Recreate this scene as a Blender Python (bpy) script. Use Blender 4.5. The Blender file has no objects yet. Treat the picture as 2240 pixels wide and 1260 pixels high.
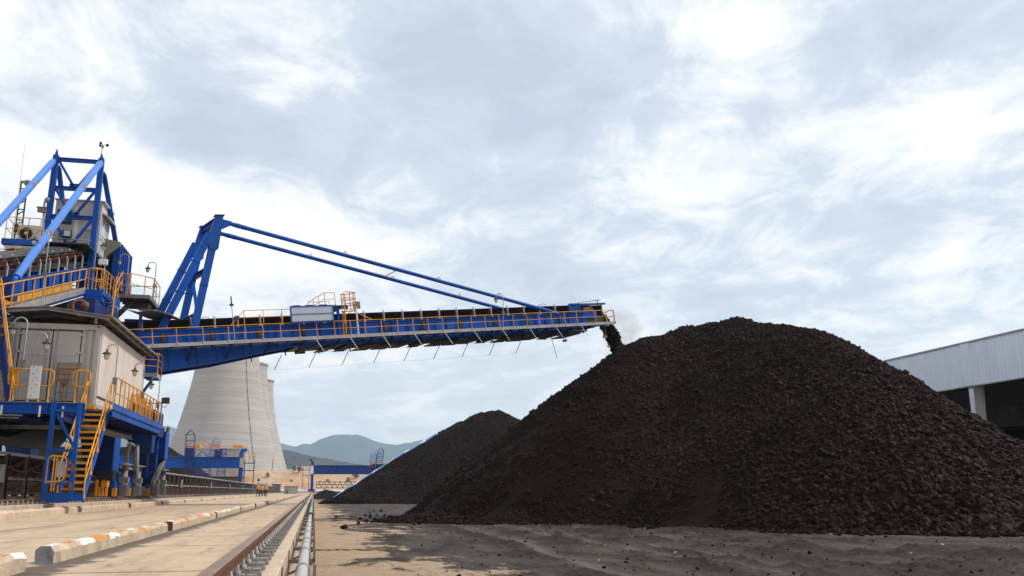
# coal stockyard with a blue stacker, coal piles, cooling towers and hills
CL_ROT, CL_SC, CL_LOC = 25, (1.0, 1.5, 1), (7, 1, 0)
CLOUD_GAIN = 11.7; SUN_E = 3.2; SUN_ANG = 4; SUN_A = 92; EXPO = 0.; HAZE = 1.25e-4
CLOUDS = [([(360, 60), (470, 90), (570, 130), (650, 190)], .10, .07), ([(20, 110), (130, 160), (250, 190), (380, 225)], .09, .07), ([(110, 250), (240, 275), (370, 295), (500, 325), (620, 345), (740, 360)], .10, .08),
          ([(830, 60), (930, 130), (1010, 230), (1100, 120), (1080, 330), (1200, 180), (1240, 300), (1330, 380), (1000, 430), (1150, 480)], .16, .055), ([(1640, 355), (1750, 320), (1870, 250), (1960, 190), (2080, 120)], .11, .08),
          ([(1560, 590), (1700, 600), (1850, 560), (2000, 480), (1300, 560)], .13, .06), ([(850, 300), (800, 230)], .10, .05), ([(2050, 420), (2200, 360)], .12, .06),
          ([(180, 20), (320, 10), (520, 20), (660, 60), (780, 90), (60, 40)], .13, -.09), ([(640, 190), (720, 220), (560, 215)], .08, -.06), ([(40, 320), (180, 350), (320, 385), (450, 415), (560, 450), (420, 500), (300, 480)], .12, -.09), ([(560, 590), (680, 620), (520, 640)], .12, -.07),
          ([(1500, 60), (1600, 80), (1690, 110), (1560, 130), (1650, 20)], .11, -.09), ([(1780, 200), (1720, 230)], .08, -.08), ([(2200, 130), (2130, 200), (2010, 265), (1920, 285)], .10, -.08), ([(1820, 350), (1700, 390)], .09, -.07), ([(2060, 560), (2200, 520)], .12, -.06), ([(700, 850), (850, 870), (960, 800)], .12, -.06), ([(1700, 660), (1900, 690), (2100, 690)], .12, -.07), ([(1000, 0), (860, 20)], .06, .04)]
import bpy, math, random
import numpy as np
from mathutils import Vector, Matrix
random.seed(7)
rng = np.random.default_rng(7)
SC = bpy.context.scene
COL = SC.collection
R = math.radians

# ---------------------------------------------------------------- camera
FOC = 1968.0; YAW = R(12.14); PIT = R(12.74); EYE = Vector((0, 0, .7))
cr = Vector((math.cos(YAW), -math.sin(YAW), 0))
cf = Vector((math.sin(YAW)*math.cos(PIT), math.cos(YAW)*math.cos(PIT), math.sin(PIT)))
cu = Vector((-math.sin(YAW)*math.sin(PIT), -math.cos(YAW)*math.sin(PIT), math.cos(PIT)))
def ray(px, py): return cf + cr*((px-1120)/FOC) + cu*((630-py)/FOC)
def at(i, px, py, v):
    """point seen at a photo pixel, at the given x (0), y (1) or z (2)"""
    d = ray(px, py); return EYE + d*((v-EYE[i])/d[i])
def ax(px, py, v): return at(0, px, py, v)
def ay(px, py, v): return at(1, px, py, v)
def az(px, py, v): return at(2, px, py, v)
cam = bpy.data.cameras.new('camera'); cam.sensor_width = 36; cam.lens = 36*FOC/2240
cam.clip_start = .1; cam.clip_end = 20000
co = bpy.data.objects.new('camera', cam); COL.objects.link(co); co.location = EYE
co.rotation_euler = (math.pi/2+PIT, 0, -YAW); SC.camera = co

# ---------------------------------------------------------------- objects
def tag(o, label=None, cat=None, group=None, kind=None):
    if label: o['label'] = label
    if cat: o['category'] = cat
    if group: o['group'] = group
    if kind: o['kind'] = kind
    return o
def thing(name, label, cat, loc=(0, 0, 0), group=None):
    o = bpy.data.objects.new(name, None); COL.objects.link(o); o.location = loc
    o.empty_display_size = .2
    return tag(o, label, cat, group)
def wloc(o):
    v = Vector((0, 0, 0))
    while o is not None: v += Vector(o.location); o = o.parent
    return v
def dup(o, delta=None, parent=None):
    c = o.copy(); COL.objects.link(c); c.parent = parent if parent else o.parent
    if delta is not None: c.location = Vector(o.location)+Vector(delta)
    for ch in list(o.children): dup(ch, None, c)
    return c
def V3(*a): return Vector(a)

class MB:
    def __init__(s): s.v = []; s.f = []; s.m = []; s.sm = []
    def add(s, vs, fs, m=0, smooth=False):
        b = len(s.v); s.v += [tuple(v) for v in vs]
        for f in fs: s.f.append(tuple(b+i for i in f)); s.m.append(m); s.sm.append(smooth)
        return s
    def obox(s, c, a, b, d, m=0):
        c, a, b, d = map(Vector, (c, a, b, d))
        vs = [c+a*i+b*j+d*k for i in (-1, 1) for j in (-1, 1) for k in (-1, 1)]
        return s.add(vs, [(0, 1, 3, 2), (4, 6, 7, 5), (0, 4, 5, 1), (2, 3, 7, 6), (0, 2, 6, 4), (1, 5, 7, 3)], m)
    def box(s, x0, x1, y0, y1, z0, z1, m=0):
        return s.obox(((x0+x1)/2, (y0+y1)/2, (z0+z1)/2), ((x1-x0)/2, 0, 0), (0, (y1-y0)/2, 0), (0, 0, (z1-z0)/2), m)
    def beam(s, p, q, w, h, up=(0, 0, 1), m=0):
        p, q, up = Vector(p), Vector(q), Vector(up); d = q-p; L = d.length
        if L < 1e-6: return s
        d /= L; a = d.cross(up)
        if a.length < 1e-4: a = d.cross(Vector((0, 1, 0)))
        a.normalize(); b = a.cross(d)
        return s.obox((p+q)/2, d*(L/2), a*(w/2), b*(h/2), m)
    def ibeam(s, p, q, w, h, t=.03, up=(0, 0, 1), m=0):
        p, q, up = Vector(p), Vector(q), Vector(up); d = (q-p).normalized(); a = d.cross(up)
        if a.length < 1e-4: a = d.cross(Vector((0, 1, 0)))
        a.normalize(); b = a.cross(d)
        s.beam(p+b*(h/2-t/2), q+b*(h/2-t/2), w, t, up, m); s.beam(p-b*(h/2-t/2), q-b*(h/2-t/2), w, t, up, m)
        return s.beam(p, q, t, h-2*t, up, m)
    def tube(s, p, q, r, n=8, r2=None, m=0, cap=True):
        return s.path([p, q], [r, r if r2 is None else r2], n, m, cap)
    def path(s, pts, r, n=8, m=0, cap=True):
        pts = [Vector(p) for p in pts]
        rs = r if isinstance(r, (list, tuple)) else [r]*len(pts)
        vs = []; fs = []; prev = None
        for i, p in enumerate(pts):
            d = (pts[min(i+1, len(pts)-1)]-pts[max(i-1, 0)])
            if d.length < 1e-9: d = Vector((0, 0, 1))
            d.normalize()
            if prev is None:
                a = d.cross(Vector((0, 0, 1)))
                if a.length < 1e-3: a = d.cross(Vector((0, 1, 0)))
            else: a = prev - d*prev.dot(d)
            if a.length < 1e-6: a = d.orthogonal()
            a.normalize(); prev = a; b = d.cross(a)
            for k in range(n):
                t = 2*math.pi*k/n; vs.append(p+(a*math.cos(t)+b*math.sin(t))*rs[i])
        for i in range(len(pts)-1):
            for k in range(n):
                k2 = (k+1) % n; fs.append((i*n+k, i*n+k2, (i+1)*n+k2, (i+1)*n+k))
        s.add(vs, fs, m, n > 5)
        if cap: s.add([vs[k] for k in range(n)], [tuple(range(n-1, -1, -1))], m); s.add([vs[-n+k] for k in range(n)], [tuple(range(n))], m)
        return s
    def lathe(s, prof, c=(0, 0, 0), n=16, m=0, axis=None):
        c = Vector(c); z = Vector(axis).normalized() if axis else Vector((0, 0, 1)); a = z.orthogonal().normalized(); b = z.cross(a)
        vs = []; fs = []
        for (r, h) in prof:
            for k in range(n):
                t = 2*math.pi*k/n; vs.append(c+z*h+(a*math.cos(t)+b*math.sin(t))*r)
        for i in range(len(prof)-1):
            for k in range(n):
                k2 = (k+1) % n; fs.append((i*n+k, i*n+k2, (i+1)*n+k2, (i+1)*n+k))
        return s.add(vs, fs, m, True)
    def prism(s, poly, off, m=0):
        """closed polygon of 3D points pushed along off"""
        poly = [Vector(p) for p in poly]; off = Vector(off); n = len(poly)
        vs = poly+[p+off for p in poly]
        fs = [tuple(range(n-1, -1, -1)), tuple(range(n, 2*n))]+[(i, (i+1) % n, n+(i+1) % n, n+i) for i in range(n)]
        return s.add(vs, fs, m)
    def build(s, name, mat, parent=None, label=None, cat=None, group=None, kind=None, org=None, bevel=0):
        me = bpy.data.meshes.new(name)
        o0 = wloc(parent) if parent is not None else Vector((0, 0, 0))
        loc = Vector(org)-o0 if org is not None else Vector((0, 0, 0))
        sh = o0+loc
        me.from_pydata([(a[0]-sh.x, a[1]-sh.y, a[2]-sh.z) for a in s.v], [], s.f)
        for mm in (mat if isinstance(mat, (list, tuple)) else [mat]): me.materials.append(mm)
        me.polygons.foreach_set('material_index', s.m); me.polygons.foreach_set('use_smooth', s.sm)
        me.update()
        o = bpy.data.objects.new(name, me); COL.objects.link(o); o.location = loc
        if parent is not None: o.parent = parent
        if bevel:
            b = o.modifiers.new('bevel', 'BEVEL'); b.width = bevel; b.segments = 2; b.limit_method = 'ANGLE'
        return tag(o, label, cat, group, kind)

def npmesh(name, verts, faces, mats, parent=None, smooth=False, mi=None):
    """numpy mesh: verts (n,3), faces (m,k) of one size"""
    me = bpy.data.meshes.new(name); n, m, k = len(verts), len(faces), faces.shape[1]
    me.vertices.add(n); me.loops.add(m*k); me.polygons.add(m)
    o0 = wloc(parent) if parent is not None else Vector((0, 0, 0))
    me.vertices.foreach_set('co', (np.asarray(verts, float)-np.array(o0)).astype(np.float32).ravel())
    me.loops.foreach_set('vertex_index', faces.astype(np.int32).ravel())
    me.polygons.foreach_set('loop_start', np.arange(0, m*k, k, dtype=np.int32))
    if mi is not None: me.polygons.foreach_set('material_index', mi.astype(np.int32))
    me.polygons.foreach_set('use_smooth', np.full(m, smooth))
    for mm in (mats if isinstance(mats, (list, tuple)) else [mats]): me.materials.append(mm)
    me.update(calc_edges=True); me.validate()
    o = bpy.data.objects.new(name, me); COL.objects.link(o)
    if parent is not None: o.parent = parent
    return o
def grid_faces(nx, ny):
    i = np.arange((nx-1)*(ny-1)); r, c = i//(nx-1), i % (nx-1); a = r*nx+c
    return np.stack([a, a+1, a+nx+1, a+nx], 1)
def vnoise(x, y, seed=0):
    """smooth value noise -1..1"""
    xi = np.floor(x).astype(np.int64); yi = np.floor(y).astype(np.int64); fx = x-xi; fy = y-yi
    def h(a, b):
        n = (a*374761393+b*668265263+seed*982451653) & 0x7fffffff
        n = ((n ^ (n >> 13))*1274126177) & 0x7fffffff
        return ((n ^ (n >> 16)) & 0xffff)/32767.5-1
    sx = fx*fx*(3-2*fx); sy = fy*fy*(3-2*fy)
    return (h(xi, yi)*(1-sx)+h(xi+1, yi)*sx)*(1-sy)+(h(xi, yi+1)*(1-sx)+h(xi+1, yi+1)*sx)*sy
def fbm(x, y, oct=4, seed=0):
    t = 0; a = 1; s = 0
    for o in range(oct): t = t+a*vnoise(x*2**o, y*2**o, seed+o*17); s += a; a *= .5
    return t/s

# ---------------------------------------------------------------- materials
def mk(name):
    m = bpy.data.materials.new(name); m.use_nodes = True; nt = m.node_tree; b = nt.nodes['Principled BSDF']; return m, nt, b
def nd(nt, t, **kw):
    n = nt.nodes.new(t)
    for k, v in kw.items():
        if k in n.inputs: n.inputs[k].default_value = v
        else: setattr(n, k, v)
    return n
def ramp(nt, src, p0, p1, c0=(0, 0, 0, 1), c1=(1, 1, 1, 1)):
    r = nd(nt, 'ShaderNodeValToRGB'); r.color_ramp.elements[0].position = p0; r.color_ramp.elements[1].position = p1
    r.color_ramp.elements[0].color = c0; r.color_ramp.elements[1].color = c1
    nt.links.new(src, r.inputs[0]); return r.outputs[0]
def mixc(nt, fac, a, b):
    m = nd(nt, 'ShaderNodeMix', data_type='RGBA')
    if hasattr(fac, 'is_output'): nt.links.new(fac, m.inputs[0])
    else: m.inputs[0].default_value = fac
    for s, v in ((6, a), (7, b)):
        if hasattr(v, 'is_output'): nt.links.new(v, m.inputs[s])
        else: m.inputs[s].default_value = (*v[:3], 1)
    return m.outputs[2]
def mth(nt, op, a, b=0.):
    m = nd(nt, 'ShaderNodeMath', operation=op)
    for i, v in enumerate((a, b)):
        if hasattr(v, 'is_output'): nt.links.new(v, m.inputs[i])
        else: m.inputs[i].default_value = v
    return m.outputs[0]
def pos(nt, scale=None):
    g = nd(nt, 'ShaderNodeNewGeometry').outputs['Position']
    if scale:
        v = nd(nt, 'ShaderNodeVectorMath', operation='MULTIPLY'); v.inputs[1].default_value = scale
        nt.links.new(g, v.inputs[0]); g = v.outputs[0]
    return g
def noise(nt, scale, vec=None, detail=4., rough=.55):
    n = nd(nt, 'ShaderNodeTexNoise', Scale=scale, Detail=detail, Roughness=rough)
    nt.links.new(vec if vec else pos(nt), n.inputs['Vector']); return n.outputs[0]
def bump(nt, b, h, strength=.3, dist=.02):
    n = nd(nt, 'ShaderNodeBump', Strength=strength, Distance=dist); nt.links.new(h, n.inputs['Height']); nt.links.new(n.outputs[0], b.inputs['Normal'])
def mat(name, col, rough=.5, metal=0., var=.15, vs=1.5, dirt=None, damt=.35, ds=1., streak=False, bmp=0., bs=40., spec=.5):
    m, nt, b = mk(name)
    dark = tuple(c*(1-var) for c in col); lite = tuple(min(1, c*(1+var)) for c in col)
    c = mixc(nt, ramp(nt, noise(nt, vs), .3, .7), dark, lite)
    if dirt:
        v = pos(nt, (1, 1, .18)) if streak else pos(nt)
        f = ramp(nt, noise(nt, ds, v, 6., .65), .48, .72)
        c = mixc(nt, mth(nt, 'MULTIPLY', f, damt), c, dirt)
    nt.links.new(c, b.inputs['Base Color'])
    rr = mth(nt, 'ADD', rough-.08, mth(nt, 'MULTIPLY', noise(nt, vs*3), .16)); nt.links.new(rr, b.inputs['Roughness'])
    b.inputs['Metallic'].default_value = metal; b.inputs['Specular IOR Level'].default_value = spec
    if bmp: bump(nt, b, noise(nt, bs), bmp)
    return m
DUST = (.16, .11, .075)
COALD = (.03, .024, .022)
M = {}
M['blue'] = mat('blue_paint', (.005, .075, .37), .5, 0, .18, .8, (.02, .035, .08), .6, 1.1, True, spec=.16)
M['shade_blue'] = mat('shaded_blue_paint', (.004, .025, .15), .45, 0, .2, 1., COALD, .4, 1.3, True, spec=.25)  # the machine blue again, darkened for faces in shade
M['sheen_blue'] = mat('sheen_blue_paint', (.05, .2, .62), .33, 0, .08, .8, (.05, .09, .2), .2, 2.)  # machine blue lightened: sun sheen on the tubes is in the colour
M['yellow'] = mat('yellow_paint', (.70, .31, .025), .5, 0, .14, 2., (.20, .10, .04), .55, 3., spec=.25)
M['grey'] = mat('galvanised_steel', (.36, .36, .37), .45, .35, .15, 3., (.16, .13, .11), .4, 2.)
M['steel'] = mat('grey_steel', (.20, .185, .175), .55, .2, .2, 2., (.07, .05, .04), .5, 2., True)
M['dark'] = mat('sooty_steel', (.035, .03, .028), .6, .1, .3, 2.)
M['black'] = mat('black_rubber', (.022, .018, .017), .5, 0, .3, 2.5, (.06, .05, .045), .4, 2.)
M['rust'] = mat('rusty_steel', (.13, .05, .028), .7, .1, .3, 5., (.06, .03, .02), .6, 9., False, .3, 60.)
M['rail_top'] = mat('worn_rail_head', (.30, .17, .10), .38, .5, .2, 4., (.14, .06, .035), .6, 7.)
M['roller'] = mat('orange_roller', (.24, .062, .02), .5, 0, .3, 4., COALD, .5, 6.)
M['tan'] = mat('sandy_concrete', (.46, .33, .215), .85, 0, .14, 1.2, (.22, .15, .10), .45, 1.5, False, .25, 30.)
M['tan2'] = mat('weathered_kerb_concrete', (.50, .39, .28), .85, 0, .16, 2.5, (.25, .19, .15), .6, 3., False, .5, 25.)
M['kerb_end_shade'] = mat('shaded_kerb_end', (.22, .22, .23), .85, 0, .25, 6., (.1, .1, .1), .5, 8., False, .5, 25.)  # end face greyed: its shade is painted into the concrete
M['kerb_red'] = mat('red_brown_kerb_end', (.11, .03, .015), .8, 0, .3, 6., (.2, .1, .05), .4, 9.)
M['paint_w'] = mat('worn_white_paint', (.72, .72, .70), .7, 0, .08, 4., (.46, .36, .26), .7, 5., False, .3, 30.)
M['paint_o'] = mat('worn_orange_paint', (.55, .20, .03), .7, 0, .15, 4., (.45, .33, .22), .45, 5., False, .3, 30.)
M['clip'] = mat('rail_clip_steel', (.27, .255, .24), .6, .3, .25, 9., (.12, .08, .05), .5, 12.)
M['pipe'] = mat('galvanised_pipe', (.50, .49, .47), .42, .35, .1, 2., (.34, .27, .2), .5, 4.)
M['box'] = mat('container_paint', (.46, .43, .405), .5, 0, .07, .8, (.26, .21, .18), .4, 1.2, True)
M['clad'] = mat('cream_cladding', (.66, .59, .53), .5, 0, .06, 1., (.38, .30, .24), .3, 1.2, True)
M['roofu'] = mat('brown_grey_roof_sheet', (.22, .19, .165), .6, 0, .15, 1.)
M['gap_shade'] = mat('black_gap_shade', (.012, .01, .01), .8)  # black for door gaps and for painted shade under the platform
M['cabin'] = mat('cabin_paint', (.52, .485, .455), .5, 0, .06, 1., (.28, .23, .2), .3, 1.5, True)
M['white'] = mat('white_paint', (.68, .69, .70), .5, 0, .05, 1., (.45, .42, .4), .3, 2., True)
M['fascia'] = mat('skylit_white_cladding', (.76, .83, .92), .45, 0, .04, 1., (.55, .56, .58), .3, 1.5, True)  # white cladding tinted blue: sky light is put into the colour
M['panel'] = mat('grey_sign_face', (.42, .46, .54), .5, 0, .03, 1.)
M['wbuild'] = mat('far_white_wall', (.66, .70, .75), .6, 0, .04, .3)
M['gblock'] = mat('far_grey_concrete', (.40, .385, .37), .8, 0, .1, .3, (.28, .26, .24), .4, .3, True)
M['tarp_b'] = mat('blue_tarpaulin', (.10, .26, .62), .5, 0, .25, .6)
M['tarp_w'] = mat('white_tarpaulin', (.72, .74, .76), .5, 0, .1, .6)
M['shrub'] = mat('dry_shrub_leaves', (.10, .085, .05), .8, 0, .4, .8)
M['skin'] = mat('skin', (.30, .16, .10), .5); M['teal'] = mat('teal_overall', (.06, .20, .18), .8); M['trouser'] = mat('dark_trousers', (.02, .018, .018), .8)
M['vest'] = mat('orange_vest', (.75, .25, .03), .7); M['helmet'] = mat('blue_helmet', (.03, .13, .55), .35); M['boot'] = mat('black_boots', (.02, .02, .02), .6)
M['strip'] = mat('yellow_reflective_strip', (.8, .55, .1), .5)
def glass(name, col, rough=.08):
    m, nt, b = mk(name); b.inputs['Base Color'].default_value = (*col, 1); b.inputs['Roughness'].default_value = rough
    b.inputs['Specular IOR Level'].default_value = .8; return m
M['glass'] = glass('green_tinted_window', (.03, .10, .10)); M['lens'] = glass('clear_lamp_glass', (.55, .55, .52), .15)
M['pale_glass'] = glass('pale_window', (.45, .52, .56))

def coal_mat(name, a, b2, sc, sp):
    m, nt, b = mk(name)
    n1 = ramp(nt, noise(nt, sc, None, 5., .6), .3, .7); n2 = noise(nt, .25, None, 3.)
    c = mixc(nt, n1, a, b2); c = mixc(nt, mth(nt, 'MULTIPLY', ramp(nt, n2, .4, .7), .5), c, tuple(x*1.35 for x in b2))
    nt.links.new(c, b.inputs['Base Color']); b.inputs['Roughness'].default_value = .58; b.inputs['Specular IOR Level'].default_value = sp
    bump(nt, b, noise(nt, sc*2.5, None, 6., .7), .6, .04); return m
M['coal'] = coal_mat('coal_fines', (.0085, .0042, .0029), (.0135, .0077, .0058), 5., .02)
M['lump'] = coal_mat('coal_lump_faces', (.0098, .0044, .0028), (.0215, .0115, .0082), 2.5, .05)

def concrete_tower():
    m, nt, b = mk('tower_concrete')
    p = pos(nt); sep = nd(nt, 'ShaderNodeSeparateXYZ'); nt.links.new(p, sep.inputs[0])
    band = noise(nt, 1., pos(nt, (.02, .02, .55)), 5., .7)
    c = mixc(nt, ramp(nt, band, .3, .7), (.29, .275, .262), (.42, .40, .38))
    c = mixc(nt, mth(nt, 'MULTIPLY', ramp(nt, noise(nt, 1., pos(nt, (.05, .05, .16)), 6., .6), .5, .7), .5), c, (.27, .255, .245))
    st = noise(nt, 1., pos(nt, (.28, .28, .012)), 4., .6)
    c = mixc(nt, mth(nt, 'MULTIPLY', ramp(nt, st, .5, .75), .25), c, (.30, .285, .27))
    lift = mth(nt, 'LESS_THAN', mth(nt, 'FRACT', mth(nt, 'MULTIPLY', sep.outputs[2], .45)), .09)
    c = mixc(nt, mth(nt, 'MULTIPLY', lift, .5), c, (.26, .25, .24))
    nt.links.new(c, b.inputs['Base Color']); b.inputs['Roughness'].default_value = .9
    bump(nt, b, band, .15, .6); return m
M['tower'] = concrete_tower()

def road_mat():
    m, nt, b = mk('dusty_road_concrete')
    p = pos(nt); sep = nd(nt, 'ShaderNodeSeparateXYZ'); nt.links.new(p, sep.inputs[0]); x, y = sep.outputs[0], sep.outputs[1]
    c = mixc(nt, ramp(nt, noise(nt, 1.3, None, 6., .65), .3, .7), (.43, .315, .205), (.54, .405, .275))
    c = mixc(nt, mth(nt, 'MULTIPLY', ramp(nt, noise(nt, 1., pos(nt, (1.6, .22, 1)), 6., .7), .48, .68), .7), c, (.25, .178, .12))
    c = mixc(nt, mth(nt, 'MULTIPLY', ramp(nt, noise(nt, 1., pos(nt, (3.5, .7, 1)), 7., .75), .57, .70), .7), c, (.10, .072, .052))
    # coal dust swept against the kerb row
    near = ramp(nt, mth(nt, 'ABSOLUTE', mth(nt, 'ADD', x, 2.4)), 0., .5, (1, 1, 1, 1), (0, 0, 0, 1))
    k = ramp(nt, mth(nt, 'ADD', mth(nt, 'MULTIPLY', near, .42), mth(nt, 'MULTIPLY', noise(nt, 2.2, None, 6., .7), .8)), .60, .70)
    c = mixc(nt, mth(nt, 'MULTIPLY', k, .85), c, (.042, .03, .024))
    # tyre marks along the lane
    tr = noise(nt, 1., pos(nt, (5., .05, 1)), 4., .6)
    c = mixc(nt, mth(nt, 'MULTIPLY', ramp(nt, tr, .5, .8), .25), c, (.3, .215, .15))
    # expansion joints
    wob = mth(nt, 'MULTIPLY', mth(nt, 'SUBTRACT', noise(nt, 2.5), .5), .035)
    jy = mth(nt, 'FRACT', mth(nt, 'DIVIDE', mth(nt, 'ADD', mth(nt, 'ADD', y, wob), 3.6), 4.15))
    j1 = mth(nt, 'LESS_THAN', jy, .017)
    side = mth(nt, 'GREATER_THAN', x, -2.7)
    j2 = mth(nt, 'LESS_THAN', mth(nt, 'ABSOLUTE', mth(nt, 'ADD', mth(nt, 'ADD', x, wob), 5.4)), .02)
    jy3 = mth(nt, 'LESS_THAN', mth(nt, 'FRACT', mth(nt, 'DIVIDE', mth(nt, 'ADD', y, 1.), 8.3)), .009)
    j = mth(nt, 'MAXIMUM', mth(nt, 'MULTIPLY', j1, side), mth(nt, 'MAXIMUM', j2, jy3))
    c = mixc(nt, mth(nt, 'MULTIPLY', j, .85), c, (.04, .03, .025))
    nt.links.new(c, b.inputs['Base Color']); b.inputs['Roughness'].default_value = .85
    bump(nt, b, noise(nt, 14., None, 8., .7), .5, .02); return m
M['road'] = road_mat()

def yard_mat():
    m, nt, b = mk('coal_dusted_yard')
    p = pos(nt); sep = nd(nt, 'ShaderNodeSeparateXYZ'); nt.links.new(p, sep.inputs[0]); x, y = sep.outputs[0], sep.outputs[1]
    conc = mixc(nt, ramp(nt, noise(nt, 2., None, 6., .65), .3, .7), (.40, .285, .185), (.52, .38, .255))
    loose = nd(nt, 'ShaderNodeAttribute', attribute_name='loose').outputs['Fac']
    pat = mth(nt, 'SUBTRACT', mth(nt, 'ADD', noise(nt, 1., pos(nt, (.9, .22, 1)), 6., .65), mth(nt, 'MULTIPLY', noise(nt, 4., None, 6., .7), .45)), mth(nt, 'MULTIPLY', loose, .22))
    dust = mixc(nt, ramp(nt, pat, .62, .84), (.024, .0155, .012), (.098, .077, .068))
    dust = mixc(nt, mth(nt, 'MULTIPLY', nd(nt, 'ShaderNodeAttribute', attribute_name='track').outputs['Fac'], .75), dust, (.165, .142, .135))
    dust = mixc(nt, mth(nt, 'MULTIPLY', ramp(nt, noise(nt, 1., pos(nt, (3., .3, 1)), 6., .7), .54, .66), .6), dust, (.034, .023, .018))
    g = mth(nt, 'MULTIPLY', mth(nt, 'SUBTRACT', x, 2.35), .13)
    g = mth(nt, 'ADD', g, mth(nt, 'MULTIPLY', mth(nt, 'SUBTRACT', y, 30.), .002))
    big = mth(nt, 'ADD', noise(nt, .35, None, 2., .5), mth(nt, 'MULTIPLY', mth(nt, 'SUBTRACT', noise(nt, 1., pos(nt, (1.3, .5, 1)), 8., .72), .5), 1.3))
    f = ramp(nt, mth(nt, 'ADD', big, g), .44, .55)
    c = mixc(nt, f, conc, dust)
    # grit
    c = mixc(nt, mth(nt, 'MULTIPLY', ramp(nt, noise(nt, 22., None, 4., .6), .58, .66), .5), c, (.03, .025, .022))
    c = mixc(nt, mth(nt, 'MULTIPLY', ramp(nt, noise(nt, 31., None, 2., .5), .73, .77), .5), c, (.38, .33, .28))
    nt.links.new(c, b.inputs['Base Color']); b.inputs['Roughness'].default_value = .9; b.inputs['Specular IOR Level'].default_value = .3
    bump(nt, b, mth(nt, 'ADD', noise(nt, 9., None, 8., .75), mth(nt, 'MULTIPLY', noise(nt, 2.2, pos(nt, (1, .6, 1)), 6., .7), 1.5)), 1., .10); return m
M['yard'] = yard_mat()
def earth_mat():
    m, nt, b = mk('dry_red_earth')
    c = mixc(nt, ramp(nt, noise(nt, .08, None, 6., .65), .35, .65), (.38, .215, .125), (.52, .36, .24))
    c = mixc(nt, mth(nt, 'MULTIPLY', ramp(nt, noise(nt, 1., pos(nt, (.03, .03, .9)), 4., .6), .5, .62), .5), c, (.54, .40, .28))
    c = mixc(nt, mth(nt, 'MULTIPLY', ramp(nt, noise(nt, .35, None, 6., .7), .58, .68), .5), c, (.17, .12, .07))
    nt.links.new(c, b.inputs['Base Color']); b.inputs['Roughness'].default_value = .95; bump(nt, b, noise(nt, .6, None, 6., .7), .6, .8); return m
M['earth'] = earth_mat()
def hill_mat():
    m, nt, b = mk('wooded_hill')
    c = mixc(nt, ramp(nt, noise(nt, .012, None, 7., .7), .35, .65), (.020, .024, .024), (.055, .054, .046))
    nt.links.new(c, b.inputs['Base Color']); b.inputs['Roughness'].default_value = .95; b.inputs['Specular IOR Level'].default_value = .1
    bump(nt, b, noise(nt, .05, None, 6., .75), .8, 8.); return m
M['hill'] = hill_mat()
# ---------------------------------------------------------------- sky, sun, air
SUN_AZ, SUN_EL = R(SUN_A), R(48)          # azimuth clockwise from +Y
w = bpy.data.worlds.new('World'); SC.world = w; w.use_nodes = True; nt = w.node_tree
bg = nt.nodes['Background']
sky = nd(nt, 'ShaderNodeTexSky', sky_type='NISHITA', sun_disc=False, sun_elevation=SUN_EL, sun_rotation=SUN_AZ, air_density=1., dust_density=1.5)
tc = nd(nt, 'ShaderNodeTexCoord').outputs['Generated']
sp = nd(nt, 'ShaderNodeSeparateXYZ'); nt.links.new(tc, sp.inputs[0])
zz = mth(nt, 'ADD', mth(nt, 'MAXIMUM', sp.outputs[2], 0.), .20)
cxy = nd(nt, 'ShaderNodeCombineXYZ')
nt.links.new(mth(nt, 'DIVIDE', sp.outputs[0], zz), cxy.inputs[0]); nt.links.new(mth(nt, 'DIVIDE', sp.outputs[1], zz), cxy.inputs[1])
def wmap(rot, sc, loc=(0, 0, 0)):
    mp = nd(nt, 'ShaderNodeMapping'); mp.inputs['Rotation'].default_value = (0, 0, rot); mp.inputs['Scale'].default_value = sc; mp.inputs['Location'].default_value = loc
    nt.links.new(cxy.outputs[0], mp.inputs[0]); return mp.outputs[0]
def wnoise(vec, s, d, r, dist=0.):
    n = nd(nt, 'ShaderNodeTexNoise', Scale=s, Detail=d, Roughness=r, Distortion=dist); nt.links.new(vec, n.inputs['Vector']); return n.outputs[0]
n1 = wnoise(wmap(R(CL_ROT), CL_SC, CL_LOC), 1., 7., .55, .3)
n3 = wnoise(wmap(R(-30), (4.6, 3.6, 1), (1, 7, 0)), 1., 8., .66, .5)
d = mth(nt, 'ADD', mth(nt, 'MULTIPLY', n1, .56), mth(nt, 'ADD', .0, mth(nt, 'MULTIPLY', n3, .52)))
# cloud masses and openings of this particular sky, as directions on the dome with ragged edges
wob = nd(nt, 'ShaderNodeTexNoise', Scale=7., Detail=6., Roughness=.65); nt.links.new(tc, wob.inputs['Vector'])
wv = nd(nt, 'ShaderNodeVectorMath', operation='MULTIPLY_ADD'); wv.inputs[1].default_value = (.20, .20, .13); nt.links.new(wob.outputs['Color'], wv.inputs[0])
wo = nd(nt, 'ShaderNodeVectorMath', operation='SUBTRACT'); wo.inputs[1].default_value = (.10, .10, .065); nt.links.new(tc, wo.inputs[0]); nt.links.new(wo.outputs[0], wv.inputs[2])
for pts_, rad_, wt_ in CLOUDS:
    for (a_, b_) in pts_:
        dv_ = ray(a_, b_).normalized(); dp = nd(nt, 'ShaderNodeVectorMath', operation='DISTANCE'); dp.inputs[1].default_value = dv_; nt.links.new(wv.outputs[0], dp.inputs[0])
        mr = nd(nt, 'ShaderNodeMapRange', interpolation_type='SMOOTHERSTEP'); mr.inputs[1].default_value = rad_; mr.inputs[2].default_value = 0.; mr.inputs[3].default_value = 0.; mr.inputs[4].default_value = wt_*(.47 if wt_ > 0 else .40)
        nt.links.new(dp.outputs['Value'], mr.inputs[0]); d = mth(nt, 'ADD', d, mr.outputs[0])
cr_ = nd(nt, 'ShaderNodeValToRGB'); e = cr_.color_ramp.elements
e[0].position = .425; e[0].color = (1.03, 1.0, .95, 1)
e[1].position = .69; e[1].color = (.53, .59, .685, 1)
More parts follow.
